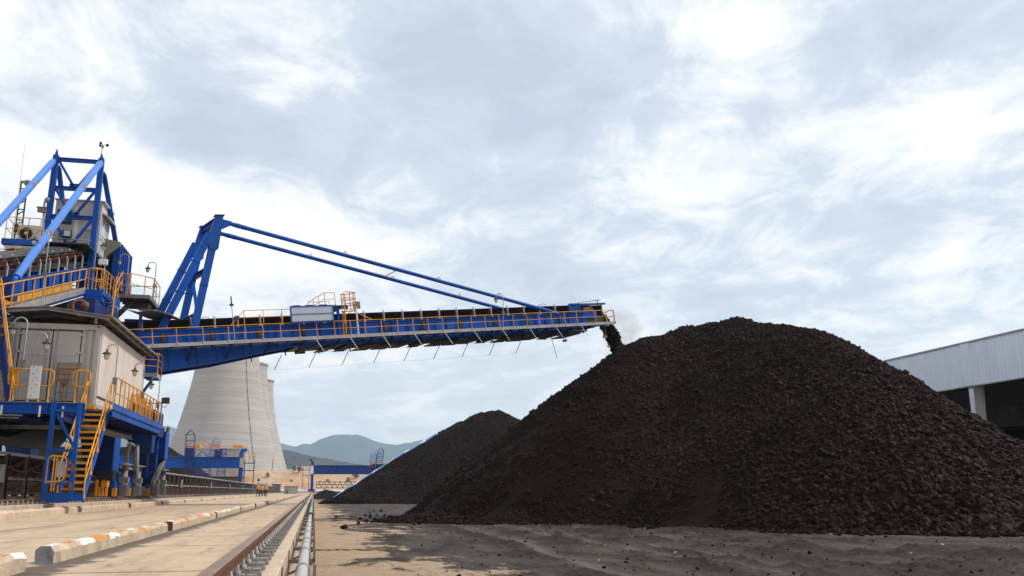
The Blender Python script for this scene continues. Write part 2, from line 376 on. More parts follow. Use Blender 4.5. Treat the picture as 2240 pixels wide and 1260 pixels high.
for p_, c_ in ((.47, (.95, .955, .945)), (.52, (.80, .84, .885)), (.575, (.64, .70, .785))):
    q_ = e.new(p_); q_.color = (*c_, 1)
nt.links.new(d, cr_.inputs[0])
# cloud deck pales towards the horizon
hz = ramp(nt, sp.outputs[2], .0, .22, (1, 1, 1, 1), (0, 0, 0, 1))
cl = mixc(nt, mth(nt, 'MULTIPLY', hz, .55), cr_.outputs[0], (.96, .945, .90))
cs = nd(nt, 'ShaderNodeVectorMath', operation='SCALE'); cs.inputs[3].default_value = CLOUD_GAIN; nt.links.new(cl, cs.inputs[0])
ms = nd(nt, 'ShaderNodeMix', data_type='RGBA'); ms.inputs[0].default_value = .93
nt.links.new(sky.outputs[0], ms.inputs[6]); nt.links.new(cs.outputs[0], ms.inputs[7])
nt.links.new(ms.outputs[2], bg.inputs['Color']); bg.inputs['Strength'].default_value = .1
sun = bpy.data.lights.new('sun', 'SUN'); sun.energy = SUN_E; sun.angle = R(SUN_ANG); sun.color = (1, .93, .82)
so = bpy.data.objects.new('sun', sun); COL.objects.link(so)
sd = Vector((math.sin(SUN_AZ)*math.cos(SUN_EL), math.cos(SUN_AZ)*math.cos(SUN_EL), math.sin(SUN_EL)))
so.rotation_euler = (-sd).to_track_quat('-Z', 'Y').to_euler(); so.location = sd*200
SC.view_settings.view_transform = 'Standard'; SC.view_settings.look = 'None'; SC.view_settings.exposure = EXPO; SC.view_settings.gamma = 1
SC.cycles.use_denoising = True; SC.cycles.max_bounces = 6; SC.cycles.volume_bounces = 1
try: SC.cycles.denoiser = 'OPENIMAGEDENOISE'
except Exception: pass
def volmat(name, col, dens, an=.2):
    m = bpy.data.materials.new(name); m.use_nodes = True; t = m.node_tree; t.nodes.remove(t.nodes['Principled BSDF'])
    v = nd(t, 'ShaderNodeVolumePrincipled'); v.inputs['Color'].default_value = (*col, 1); v.inputs['Density'].default_value = dens; v.inputs['Anisotropy'].default_value = an
    t.links.new(v.outputs[0], t.nodes['Material Output'].inputs['Volume']); return m, t, v
if HAZE:
    hm, _, _ = volmat('pale_haze', (.55, .78, 1.), HAZE)
    tag(MB().box(-5200, 5200, -300, 7600, -3, 500).build('haze', hm), kind='stuff')

# ---------------------------------------------------------------- ground
YZ = -.9
def structure(o): return tag(o, kind='structure')
# ground around everything and the raised land behind the cut bank
nx, ny = 120, 130
gx = np.concatenate([np.linspace(-5000, -420, 25), np.linspace(-400, 400, 70), np.linspace(420, 5000, 25)])
gy = np.concatenate([np.linspace(-260, 280, 20), np.linspace(285, 345, 61), np.linspace(350, 700, 24), np.linspace(720, 7400, 30)])
X, Y = np.meshgrid(gx, gy)
t1 = np.clip((Y-306+2*fbm(X/9, Y/9, 3, 3))/9, 0, 1); t2 = np.clip((Y-322+2.5*fbm(X/11, Y/7, 3, 8))/9, 0, 1)
Zg = -1.05+t1*4.6+t2*4.0+np.clip((Y-331)/270, 0, 1)*4.6+np.clip((Y-600)/400, 0, 1)*2
Zg += np.where((Y > 300), .35*fbm(X/6, Y/6, 4, 5), 0)
structure(npmesh('terrain', np.stack([X, Y, Zg], -1).reshape(-1, 3), grid_faces(len(gx), len(gy)), M['earth'], smooth=True))
structure(MB().box(-400, -9.36, -60, 296, -1, -.02).build('ground', M['tan']))
structure(MB().box(-8.45, -.45, -8, 300, -.9, 0).build('road', M['road']))
structure(MB().box(-9.36, -8.45, -8, 300, -.9, .30).build('rail_plinth', M['tan2'], bevel=.015))
# stockyard floor: ruts, crumbs and berms left by loaders
def axis(segs):
    return np.concatenate([np.arange(a, b, s) for a, b, s in segs])
yx = axis([(-.27, 16, .085), (16, 32, .14), (32, 60, 1), (60, 400, 20)]); yy = axis([(2, 9, .12), (9, 30, .085), (30, 50, .14), (50, 70, .4), (70, 300, 4)])
X, Y = np.meshgrid(yx, yy)
Zy = np.full(X.shape, YZ)+.03*fbm(X/3, Y/3, 4, 11)
LOOSE = np.zeros(X.shape); TRACK = np.zeros(X.shape)
rough = np.clip((X-3.5)/5, 0, 1)*np.clip((46-Y)/4, 0, 1)
for (xa, ya, xb, yb, wd, h, sd_) in ((5.4, 10, 6.2, 46, .45, .07, 1), (8.6, 10, 7.6, 44, .5, .12, 2), (10.2, 10, 8.6, 44, .6, .16, 3), (12.6, 10, 10.2, 42, .7, .22, 4), (15.5, 8, 13, 36, .8, .20, 5), (19, 8, 16, 32, .7, .16, 6)):
    xc = xa+(xb-xa)*(Y-ya)/(yb-ya)+.5*fbm(Y/7, Y*0, 3, sd_+20)
    br = .55+.9*np.clip(fbm(X/1.1, Y/1.1, 4, sd_), -.5, 1)
    TRACK = np.maximum(TRACK, np.exp(-((X-xc-1.3*wd)/(wd*.5))**2)*np.clip(.75+.8*fbm(X/1.3, Y/3, 3, sd_+50), 0, 1)*np.clip((47-Y)/8, 0, 1)); LOOSE = np.maximum(LOOSE, np.exp(-((X-xc)/(wd*1.2))**2)*np.clip(br, 0, 1)*np.clip((46-Y)/6, 0, 1)); Zy += 0.75*h*np.exp(-((X-xc)/wd)**2)*br*np.clip((46-Y)/6, 0, 1)-.6*h*np.exp(-((X-xc-1.3*wd)/(wd*.55))**2)*np.clip((46-Y)/6, 0, 1)
Zy += (LOOSE+.15*rough)*.10*np.maximum(0, fbm(X/.2, Y/.2, 2, 36)-.05)
Zy += rough*(.045*fbm(X/1.2, Y/1.6, 4, 31)+.08*np.maximum(0, fbm(X/.24, Y/.24, 2, 32)-.06)*(.4+LOOSE)+.04*np.abs(fbm(X/.45, Y/1.6, 4, 33)))
yard = structure(npmesh('yard_ground', np.stack([X, Y, Zy], -1).reshape(-1, 3), grid_faces(len(yx), len(yy)), M['yard'], smooth=False))
for an_, av_ in (('loose', LOOSE), ('track', TRACK)): at_ = yard.data.attributes.new(an_, 'FLOAT', 'POINT'); at_.data.foreach_set('value', av_.astype(np.float32).ravel())
# crumbs of coal and stone lying over the yard
g = np.random.default_rng(77); n = 15000; gx_, gy_ = g.uniform(.3, 30, n), 12+34*g.random(n)**1.3
kp = g.random(n) < np.clip((gx_-1.5)/6, .02, 1)*(.25+.9*np.clip(fbm(gx_/1.6, gy_/1.6, 3, 78)+.1, 0, 1)); gx_, gy_ = gx_[kp], gy_[kp]
ii = np.clip(np.searchsorted(yx, gx_), 0, len(yx)-1); jj = np.clip(np.searchsorted(yy, gy_), 0, len(yy)-1)
CRUMB = (np.stack([gx_, gy_, Zy[jj, ii]+.008], -1), .006+.05*g.random(len(gx_))**6, (g.random(len(gx_)) < .03))
MB().box(-.45, -.27, -8, 296, -1.4, .0).build('retaining_wall', M['tan2'], label='long low sandy concrete wall between the near rail and the pipe', cat='wall', bevel=.012)

# ---------------------------------------------------------------- hills
def ridge(name, pts, dist, width, base, seed, amp):
    pp = np.array([(ax_.x, ax_.z) for ax_ in (ay(a, b, dist) for a, b in pts)])
    xs = np.linspace(pp[0, 0], pp[-1, 0], 420); hs = np.interp(xs, pp[:, 0], pp[:, 1])
    ys = np.linspace(-1, 1, 60)
    X, T = np.meshgrid(xs, ys); Hh = np.tile(hs, (len(ys), 1))
    prof = np.exp(-(T*1.75)**2)-np.exp(-1.75**2); prof /= prof.max()
    Z = base+(Hh-base)*prof*(1+.16*fbm(X/width*4.1, T*4.1, 4, seed)*(1-np.exp(-(T*5)**2)))+amp*fbm(X/width*17, T*17, 4, seed+3)*np.clip(prof*3, 0, 1)
    Z += amp*.55*np.abs(vnoise(X/width*54, T*54, seed+9))*np.clip(prof*3, 0, 1)
    return structure(npmesh(name, np.stack([X, dist+T*width, Z], -1).reshape(-1, 3), grid_faces(len(xs), len(ys)), M['hill'], smooth=False))
ridge('hills', [(-700, 990), (-300, 965), (100, 952), (250, 944), (330, 935), (368, 933), (400, 947), (450, 968), (520, 975), (600, 967), (625, 974), (645, 980), (662, 973), (680, 972), (700, 961), (728, 953), (760, 951.5), (790, 954), (820, 966), (850, 973.5), (866, 975), (890, 969), (930, 962), (1000, 945), (1100, 932), (1300, 950), (1700, 965), (2500, 975), (3000, 1000)], 6000, 1150, 5, 3, 8.5)
ridge('hillside', [(380, 1032), (450, 1000), (520, 985), (580, 981), (615, 984), (650, 993), (700, 1003), (750, 1012), (800, 1020), (860, 1027), (950, 1033), (1050, 1040)], 2100, 430, 5, 13, 3.6)

# ---------------------------------------------------------------- coal
def capsule(x, y, a, b, k, rr):
    a, b = np.array(a, float), np.array(b, float); dx, dy = b[:2]-a[:2]; L2 = dx*dx+dy*dy+1e-9
    t = np.clip(((x-a[0])*dx+(y-a[1])*dy)/L2, 0, 1); dd = np.hypot(x-a[0]-t*dx, y-a[1]-t*dy)
    return a[2]+t*(b[2]-a[2])-k*(np.sqrt(dd*dd+rr*rr)-rr)
MAIN = [(19.98, 54.56, 10.03), (24.2, 56.4, 11.35), (26.4, 52.56, 11.3), (27.3, 46.6, 9.95), (26.98, 41.62, 7.69), (33.0, 52.93, 4.63)]
def main_h(x, y, detail=True):
    h = np.full(x.shape, -99.)
    for a, b in list(zip(MAIN[:-1], MAIN[1:]))+[(MAIN[1], (34, 66, 8.5)), (MAIN[1], (27, 63, 11.2))]:
        c = capsule(x, y, a, b, .78, .9); q = np.clip(.5+.5*(h-c)/.5, 0, 1); h = c*(1-q)+h*q+.5*q*(1-q)
    c = capsule(x, y, (4.6, 50., -.45), (10, 44.8, -.1), .45, .4); h = np.maximum(h, c)
    if detail:
        h = h+.30*fbm(x/4.5, y/4.5, 3, 41)+.16*fbm(x/1.6, y/1.6, 3, 42)+.05*fbm(x/.5, y/.5, 3, 43)
        # slides: shallow gullies running down the face
        an = np.arctan2(y-48, x-25); h = h-.22*np.clip(fbm(an*9, np.hypot(x-25, y-48)/14, 3, 44), 0, 1)
        foot = np.clip((h-YZ)/1.6, 0, 1); h = np.where(h < YZ+1.6, YZ+1.6*foot**1.35-.12*(foot < .02), h)
    return h
# lumps -------------------------------------------------------------
PHI = (1+5**.5)/2
ICO_V = np.array([(-1, PHI, 0), (1, PHI, 0), (-1, -PHI, 0), (1, -PHI, 0), (0, -1, PHI), (0, 1, PHI), (0, -1, -PHI), (0, 1, -PHI), (PHI, 0, -1), (PHI, 0, 1), (-PHI, 0, -1), (-PHI, 0, 1)])/1.902
ICO_F = np.array([(0, 11, 5), (0, 5, 1), (0, 1, 7), (0, 7, 10), (0, 10, 11), (1, 5, 9), (5, 11, 4), (11, 10, 2), (10, 7, 6), (7, 1, 8), (3, 9, 4), (3, 4, 2), (3, 2, 6), (3, 6, 8), (3, 8, 9), (4, 9, 5), (2, 4, 11), (6, 2, 10), (8, 6, 7), (9, 8, 1)])
def lump_mesh(P, S, seed=1):
    g = np.random.default_rng(seed); n = len(P)
    v = np.tile(ICO_V, (n, 1, 1))*(1+g.uniform(-.34, .30, (n, 12, 1)))
    v = v*g.uniform(.55, 1.15, (n, 1, 3))
    q = g.normal(size=(n, 4)); q /= np.linalg.norm(q, axis=1, keepdims=True); a, b, c, d_ = q.T
    Rm = np.stack([np.stack([1-2*(c*c+d_*d_), 2*(b*c-a*d_), 2*(b*d_+a*c)], -1), np.stack([2*(b*c+a*d_), 1-2*(b*b+d_*d_), 2*(c*d_-a*b)], -1), np.stack([2*(b*d_-a*c), 2*(c*d_+a*b), 1-2*(b*b+c*c)], -1)], 1)
    v = np.einsum('nij,nkj->nki', Rm, v)*S[:, None, None]+P[:, None, :]
    f = (ICO_F[None]+12*np.arange(n)[:, None, None]).reshape(-1, 3)
    return v.reshape(-1, 3), f
for nm_, sel_, mt_ in (('coal_crumbs', ~CRUMB[2], M['lump']), ('stone_crumbs', CRUMB[2], M['tan2'])):
    v, f = lump_mesh(CRUMB[0][sel_], CRUMB[1][sel_], 4); tag(npmesh(nm_, v, f, mt_), kind='stuff')
pile = thing('coal_pile', 'tall dark brown coal pile with rounded top under the conveyor tip, largest in view', 'coal pile', (22, 48, YZ))
xs = axis([(1, 36, .12), (36, 56, .6)]); ys = axis([(24, 56, .12), (56, 84, .6)])
X, Y = np.meshgrid(xs, ys); H = main_h(X, Y)
H = np.maximum(H, YZ-.25)
keep = (H > YZ-.2); F = grid_faces(len(xs), len(ys)); kf = keep.ravel()[F].any(1)
npmesh('heap', np.stack([X, Y, H], -1).reshape(-1, 3), F[kf], M['coal'], pile, smooth=False)
g = np.random.default_rng(5); N = 300000
px_, py_ = g.uniform(2, 44, N), g.uniform(25, 64, N); hz_ = main_h(px_, py_)
clump = fbm(px_/3.2, py_/3.2, 3, 61); an = np.arctan2(py_-48, px_-25); strk = fbm(an*11, np.hypot(px_-25, py_-48)/16, 3, 62)
low = np.clip(1-(hz_-YZ)/9., 0, 1); right = np.clip((px_-15)/12, 0, 1)
prob = np.clip(.38+.75*(clump+.2)+.7*strk+.35*low*right+.5*right*right, .05, 1)
front = (py_ < 58-.15*(px_-20))
ok = (hz_ > YZ+.02) & (g.random(N) < prob*.62) & front
P = np.stack([px_, py_, hz_], -1)[ok]
S = (.04+.07*g.random(len(P))**2.0)*(1+1.1*(low*right)[ok]+.35*np.clip(clump[ok], 0, 1))
big = g.random(len(P)) < .035; S = np.where(big, S*1.7, S); P[:, 2] += S*.35
lw = (hz_[ok] < YZ+.55); PT_ = P[lw][::2].copy(); dd_ = PT_[:, :2]-np.array([24., 49.]); dd_ /= np.linalg.norm(dd_, axis=1, keepdims=True)
PT_[:, :2] += dd_*(g.exponential(.42, len(PT_))+.1)[:, None]; PT_[:, 2] = YZ+.05; P = np.concatenate([P, PT_]); S = np.concatenate([S, (.03+.12*g.random(len(PT_))**2.2)*(.7+.6*np.clip((PT_[:, 0]-12)/12, 0, 1))])
v, f = lump_mesh(P, S, 2)
tag(npmesh('coal_lumps', v, f, M['lump'], pile), kind='stuff')
# loose lumps rolled off the toe
def one_lump(x, y, z, s, label, seed):
    v, f = lump_mesh(np.array([(0, 0, 0.)]), np.array([s]), seed); o = npmesh('coal_lump', v, f, M['lump'])
    o.location = (x, y, z+s*.5); return tag(o, label, 'coal lump', 'loose coal lumps off the toe of the big pile')
spots = [(735, 1132, .16), (752, 1157, .24), (769, 1131, .10), (776, 1131, .10), (788, 1137, .18), (784, 1147, .2), (798, 1128, .16), (800, 1129, .22), (810, 1131, .26), (809, 1122, .14), (818, 1120, .16), (824, 1129, .18), (833, 1120, .22), (836, 1117, .2), (841, 1130, .26), (843, 1137, .24), (822, 1142, .28), (830, 1139, .2), (850, 1133, .16), (862, 1135, .2), (870, 1143, .17), (895, 1145, .26), (905, 1149, .2), (917, 1147, .26), (1012, 1147, .2), (1064, 1148, .2), (1310, 1152, .18), (1537, 1158, .17), (1575, 1160, .16), (1632, 1162, .16), (1685, 1163, .22), (1735, 1163, .2), (1922, 1172, .26), (2110, 1173, .3), (2155, 1172, .24), (2010, 1171, .18)]
where = ['lone', 'second', 'third', 'fourth', 'fifth', 'sixth', 'seventh', 'eighth', 'ninth', 'tenth', 'eleventh', 'twelfth', 'thirteenth', 'fourteenth', 'fifteenth', 'sixteenth', 'seventeenth', 'eighteenth', 'nineteenth', 'twentieth']
order = sorted(range(len(spots)), key=lambda i: spots[i][0]); rank = {i: k for k, i in enumerate(order)}
ORD = ['first', 'second', 'third', 'fourth', 'fifth', 'sixth', 'seventh', 'eighth', 'ninth', 'tenth', 'eleventh', 'twelfth', 'thirteenth', 'fourteenth', 'fifteenth', 'sixteenth', 'seventeenth', 'eighteenth', 'nineteenth', 'twentieth']
for i, (a, b, s) in enumerate(spots):
    p = az(a, b, YZ); k = rank[i]
    if k == 0: lb = 'small coal lump nearest the pipe, alone on the sandy floor'
    elif k == 1: lb = 'coal lump alone on sandy floor, closest to the camera of those near the pipe'
    elif k < 20: lb = '%s loose coal lump counted from the pipe, at the left toe of the big pile' % ORD[k]
    else: lb = '%s loose coal lump from the right end of the big pile toe' % ORD[len(spots)-1-k]
    one_lump(p.x, p.y, YZ, s*.62, lb, 100+i)

# second pile and its cover
def cone_pile(name, label, caps, k, box, step, seed, nl, smin, smax, fr, cat='coal pile', base=YZ, group=None):
    hf = lambda x, y: np.maximum.reduce([capsule(x, y, a, b, k, .6) for a, b in caps])+.22*fbm(x/4, y/4, 3, seed)+.10*fbm(x/1.2, y/1.2, 3, seed+1)
    root = thing(name, label, cat, ((box[0]+box[1])/2, (box[2]+box[3])/2, base), group)
    xs = np.arange(box[0], box[1], step); ys = np.arange(box[2], box[3], step); X, Y = np.meshgrid(xs, ys)
    H = np.maximum(hf(X, Y), base-.2); F = grid_faces(len(xs), len(ys)); kf = (H.ravel() > base-.1)[F].any(1)
    npmesh('heap', np.stack([X, Y, H], -1).reshape(-1, 3), F[kf], M['coal'], root)
    if nl:
        gg = np.random.default_rng(seed); x = gg.uniform(box[0], box[1], nl*3); y = gg.uniform(box[2], box[3], nl*3); h = hf(x, y)
        o = (h > base) & (y < fr) & (gg.random(nl*3) < .5+.6*fbm(x/5, y/5, 2, seed)); P = np.stack([x, y, h], -1)[o][:nl]
        v, f = lump_mesh(P, smin+(smax-smin)*gg.random(len(P))**2, seed); tag(npmesh('coal_lumps', v, f, M['lump'], root), kind='stuff')
    return hf
C2 = [((24.6, 138, 12.5), (27.2, 137, 12.7)), ((24.6, 138, 12.5), (22, 140, 11.4)), ((27.2, 137, 12.7), (34, 137, 10.2)), ((2., 124, -.3), (12, 123, -.2))]
hf2 = cone_pile('coal_pile', 'smaller dark coal pile with pointed top behind the biggest pile', C2, .64, (0, 52, 112, 164), .3, 71, 60000, .07, .26, 142)
# cover sheet thrown over the far flank, its edge showing along the left slope
def cover(name, label, hf, cx, cy, a0, a1, r0, r1, lift, stripes, zmin):
    na, nr = 24, 60; vs = []; A, RR = np.meshgrid(np.linspace(a0, a1, na), np.linspace(r0, r1, nr))
    x = cx+RR*np.cos(A); y = cy+RR*np.sin(A); z = np.maximum(hf(x, y), zmin)+lift+.07*fbm(x/1.5, y/1.5, 3, 5)
    nv = na*nr; top = np.stack([x, y, z], -1).reshape(-1, 3); bot = top-np.array([0, 0, .12])
    F = grid_faces(na, nr); mi = np.where((np.arange(len(F))//(na-1)+2) % 9 < stripes, 1, 0)
    return tag(npmesh(name, np.concatenate([top, bot]), np.concatenate([F, F[:, ::-1]+nv]), [M['tarp_b'], M['tarp_w']], mi=np.concatenate([mi, mi])), label, 'tarpaulin')
cover('tarpaulin', 'blue and white sheet along the left slope of the smaller coal pile', hf2, 24.6, 138, R(180), R(124), 6.5, 22, .30, 3, YZ)
CL = [((-32.5, 215, 10.6), (-34, 225, 10.8)), ((-32.5, 215, 10.6), (-60, 216, 10.))]
hfl = cone_pile('coal_pile', 'distant dark coal pile behind the left blue reclaimer bridge', CL, .74, (-84, -18, 196, 246), .6, 81, 0, 0, 0, 0, base=-.05)
cover('tarpaulin', 'pale blue sheet down the right slope of the distant coal pile', hfl, -33, 219, R(-8), R(60), 3, 15.2, .3, 2, -.05)
for k, (px0, y0, hh, lb) in enumerate(((706, 205, 1.9, 'low coal mound left of two between the pipe and the covered pile'), (738, 212, 1.6, 'low flat coal mound at the foot of the covered pile far off'))):
    p = ay(px0+6, 1080, y0); c = [((p.x, y0, YZ+hh), (p.x+1.2, y0, YZ+hh-.2))]
    cone_pile('coal_mound', lb, c, .42, (p.x-7, p.x+8, y0-6, y0+6), .35, 91+k, 0, 0, 0, 0, 'coal mound')
# ---------------------------------------------------------------- kerbs
def kerb(x0, x1, y0, y1, h, label, group, mats, stripe, end, seed):
    """worn bevelled concrete beam; mats: body, end, stripe a, stripe b"""
    n = max(8, int((y1-y0)/.16)); ys = np.linspace(y0, y1, n+1); prof = [(0, 0), (0, .72), (.22, 1), (.78, 1), (1, .72), (1, 0)]
    vs = []; np_ = len(prof); gg = np.random.default_rng(seed)
    for j, yv in enumerate(ys):
        for k, (a, b) in enumerate(prof):
            jx, jz = gg.normal(0, .006, 2)*(1 if 0 < k < 5 else .5)
            vs.append((x0+(x1-x0)*a+jx, yv+(gg.normal(0, .012) if j in (0, n) else 0), max(0, h*b+jz) if b else 0.))
    fs = []; mi = []; wrap = False; cur = 0; nextb = y0+stripe*gg.uniform(.8, 1.1) if stripe else 1e9
    for j in range(n):
        if ys[j] > nextb: cur ^= 1; wrap = gg.random() < .4; nextb += stripe*gg.uniform(.75, 1.3)
        for k in range(np_-1):
            fs.append((j*np_+k, j*np_+k+1, (j+1)*np_+k+1, (j+1)*np_+k))
            mi.append((2+cur) if (stripe and (k == 2 or (k == 3 and wrap) or (k == 1 and gg.random() < .2))) else 0)
    m = MB(); m.v = vs; m.f = fs+[tuple(range(np_)), tuple(range((n+1)*np_-1, n*np_-1, -1))]; m.m = mi+[1, 1]; m.sm = [False]*len(m.f)
    return m.build('kerb_block', mats, label=label, cat='kerb block', group=group, org=((x0+x1)/2, y0, 0))
G1 = 'kerb blocks along the rail side of the road'; G2 = 'kerb blocks along the stacker rail'
MK = [M['tan2'], M['kerb_end_shade'], M['paint_w'], M['paint_o']]; MR = [M['tan2'], M['kerb_red'], M['paint_w'], M['paint_o']]
kerb(-2.66, -2.49, -.5, 9.15, .165, 'striped kerb block cut off by the lower left corner of the photo', G1, MK, .62, 1, 1)
kerb(-2.66, -2.49, 10.05, 17.4, .165, 'nearest whole kerb block, shaded grey end and orange and white striped top', G1, MK, .58, 1, 2)
kerb(-2.65, -2.48, 17.9, 25.5, .165, 'striped kerb block with a dark red end, next after the nearest whole one', G1, MR, .6, 1, 3)
kerb(-2.66, -2.49, 26.0, 34., .165, 'striped kerb block with pale end, fourth from the camera', G1, MK, .7, 1, 4)
for i in range(20):
    y0 = 34.5+i*8.4
    kerb(-2.66+.02*math.sin(i*2.1), -2.49+.02*math.sin(i*2.1), y0, y0+7.8, .165, 'plain sandy kerb block, %s from the camera in the row nearer the pipe' % (ORD[i+4] if i+4 < 20 else '%dth' % (i+5)), G1, [M['tan2'], M['kerb_red'], M['tan2'], M['tan2']] if i < 3 else MK, 0, 1, 10+i)
for i in range(22):
    y0 = 16.8+i*8.85
    kerb(-8.1, -7.82, y0, y0+8.3, .2, 'bare sandy kerb block, %s from the camera in the row below the stacker rail' % (ORD[i] if i < 20 else '%dth' % (i+1) if i > 20 else '21st'), G2, [M['tan2'], M['kerb_end_shade'], M['tan2'], M['tan2']], 0, 1, 50+i)

# ---------------------------------------------------------------- rails and clips
def rail(x, z, y0, y1, label, clip_side, pitch, yfrom, nclip):
    root = thing('crane_rail', label, 'rail', (x, y0, z), 'rails of the yard machines')
    a = [(-.075, 0), (-.075, .018), (-.02, .035), (-.02, .10), (-.052, .112), (-.052, .158), (-.040, .165), (.040, .165), (.052, .158), (.052, .112), (.02, .10), (.02, .035), (.075, .018), (.075, 0)]
    m = MB(); n = len(a); vs = [(x+p, yy_, z+q) for yy_ in (y0, y1) for p, q in a]
    for k in range(n): m_ = 1 if k in (5, 6, 7) else 0; k2 = (k+1) % n; m.f.append((k, k2, n+k2, n+k)); m.m.append(m_); m.sm.append(False)
    m.v = vs; m.f += [tuple(range(n-1, -1, -1)), tuple(range(n, 2*n))]; m.m += [0, 0]; m.sm += [False, False]
    m.build('rail_bar', [M['rust'], M['rail_top']], root)
    if nclip:
        s = clip_side; c = MB()
        def clip(c, yv, s):
            c.box(min(x+s*.06, x+s*.28), max(x+s*.06, x+s*.28), yv-.11, yv+.11, z+.002, z+.03)
            c.prism([(x+s*.07, yv-.06, z+.03), (x+s*.19, yv-.06, z+.03), (x+s*.18, yv-.06, z+.065), (x+s*.06, yv-.06, z+.05)], (0, .12, 0))
            c.lathe([(.03, 0), (.03, .03), (.012, .032), (.012, .075), (0, .078)], (x+s*.125, yv, z+.06), 6)
            c.box(min(x+s*.20, x+s*.27), max(x+s*.20, x+s*.27), yv-.05, yv+.05, z+.03, z+.06)
        clip(c, yfrom, s); first = c.build('rail_clip', M['clip'], root, org=(x, yfrom, z))
        for i in range(1, nclip): dup(first, (0, i*pitch, 0))
        far = MB(); yv = yfrom+nclip*pitch
        while yv < yfrom+nclip*pitch+90: far.box(min(x+s*.06, x+s*.28), max(x+s*.06, x+s*.28), yv-.1, yv+.1, z+.002, z+.055); yv += pitch
        tag(far.build('rail_clips', M['clip'], root), kind='stuff')
    return root
rail(-.68, 0., 1.5, 292, 'rusty crane rail running beside the pipe, nearest to the camera', 1, .62, 5.2, 96)
rail(-9.0, .30, 1.5, 292, 'rusty rail on a raised concrete ledge under the blue stacker', 1, .5, 24.5, 98)
MB().box(-15.9, -15.1, -8, 300, -.02, .30).build('rail_plinth', M['tan2'], kind='structure')
rail(-15.5, .30, 1.5, 292, 'far rail of the stacker seen behind the ground conveyor posts', 1, .5, 0, 0)

# ---------------------------------------------------------------- pipe
pr = thing('pipe', 'long pale grey metal pipe clamped along the low concrete wall', 'pipe', (-.07, 2, -.05))
m = MB(); yv = 1.5; 
while yv < 120: m.tube((-.07, yv, -.05), (-.07, yv+6, -.05), .056, 14, cap=False); m.tube((-.07, yv+5.96, -.05), (-.07, yv+6.04, -.05), .063, 14); yv += 6
m.tube((-.07, yv, -.05), (-.07, 285, -.05), .056, 8); m.build('pipe_run', M['pipe'], pr)
b = MB(); y0 = 6.9
b.beam((-.27, y0, -.15), (.06, y0, -.15), .05, .05); b.beam((.045, y0, -.15), (.045, y0, .0), .05, .03, (1, 0, 0)); b.beam((-.262, y0, -.32), (-.262, y0, -.02), .07, .012, (1, 0, 0)); b.beam((-.255, y0, -.30), (.03, y0, -.175), .035, .03)
br = b.build('bracket', M['steel'], pr, org=(-.1, y0, -.15))
c = MB(); cl_ = [(-.07+.064*math.cos(t), y0, -.05+.064*math.sin(t)) for t in np.linspace(R(-20), R(200), 12)]
c.path([(-.07+.064, y0, -.13)]+cl_+[(-.07-.064, y0, -.13)], .0085, 6); cp = c.build('clamp', M['grey'], pr, org=(-.07, y0, -.05))
for i in range(1, 40): dup(br, (0, 2.55*i, 0)); dup(cp, (0, 2.55*i, 0))
m = MB(); m.tube((-.07, 29.6, -.05), (-.07, 29.66, -.05), .11, 14); m.tube((-.07, 29.9, -.05), (-.07, 29.96, -.05), .11, 14); m.tube((-.07, 29.66, -.05), (-.07, 29.9, -.05), .075, 12); m.build('coupling', M['rust'], pr)

# ---------------------------------------------------------------- cooling towers
def tower(cx, cy, zb, ht, rb, rt, label, zt=1.0):
    root = thing('cooling_tower', label, 'cooling tower', (cx, cy, zb), 'concrete cooling towers')
    prof = []; b_ = zt*ht/math.sqrt((rb/rt)**2-1)
    for i in range(61):
        z = ht*i/60; prof.append((rt*math.sqrt(1+((z-zt*ht)/b_)**2), z))
    prof += [(prof[-1][0]+.6, ht+.01), (prof[-1][0]+.6, ht+1.6), (prof[-1][0]-1.2, ht+1.6), (prof[-1][0]-1.2, ht-5)]
    m = MB(); m.lathe(prof, (cx, cy, zb), 128); m.build('shell', M['tower'], root)
    return root, prof
r_, prof = tower(-57.4, 600, 12.2, 88, 35.5, 18.2, 'largest and nearest concrete cooling tower, top hidden by the blue boom')
lad = MB(); a_ = R(-51)
lad.path([(-57.4+(p[0]+.25)*math.cos(a_), 600+(p[0]+.25)*math.sin(a_), 12.2+p[1]) for p in prof[2:58]], .16, 4)
for p in prof[2:58:4]: lad.tube((-57.4+(p[0]+.2)*math.cos(a_), 600+(p[0]+.2)*math.sin(a_), 12.2+p[1]-.4), (-57.4+(p[0]+.2)*math.cos(a_), 600+(p[0]+.2)*math.sin(a_), 12.2+p[1]+.4), .35, 6)
lad.build('ladder', M['steel'], r_)
tower(-57.6, 715, 12.8, 82, 35.8, 18.4, 'middle cooling tower peeping out right of the nearest one')
tower(-57.4, 820, 13.2, 81.5, 35.8, 18.4, 'farthest cooling tower, lowest rim at the right of the three')
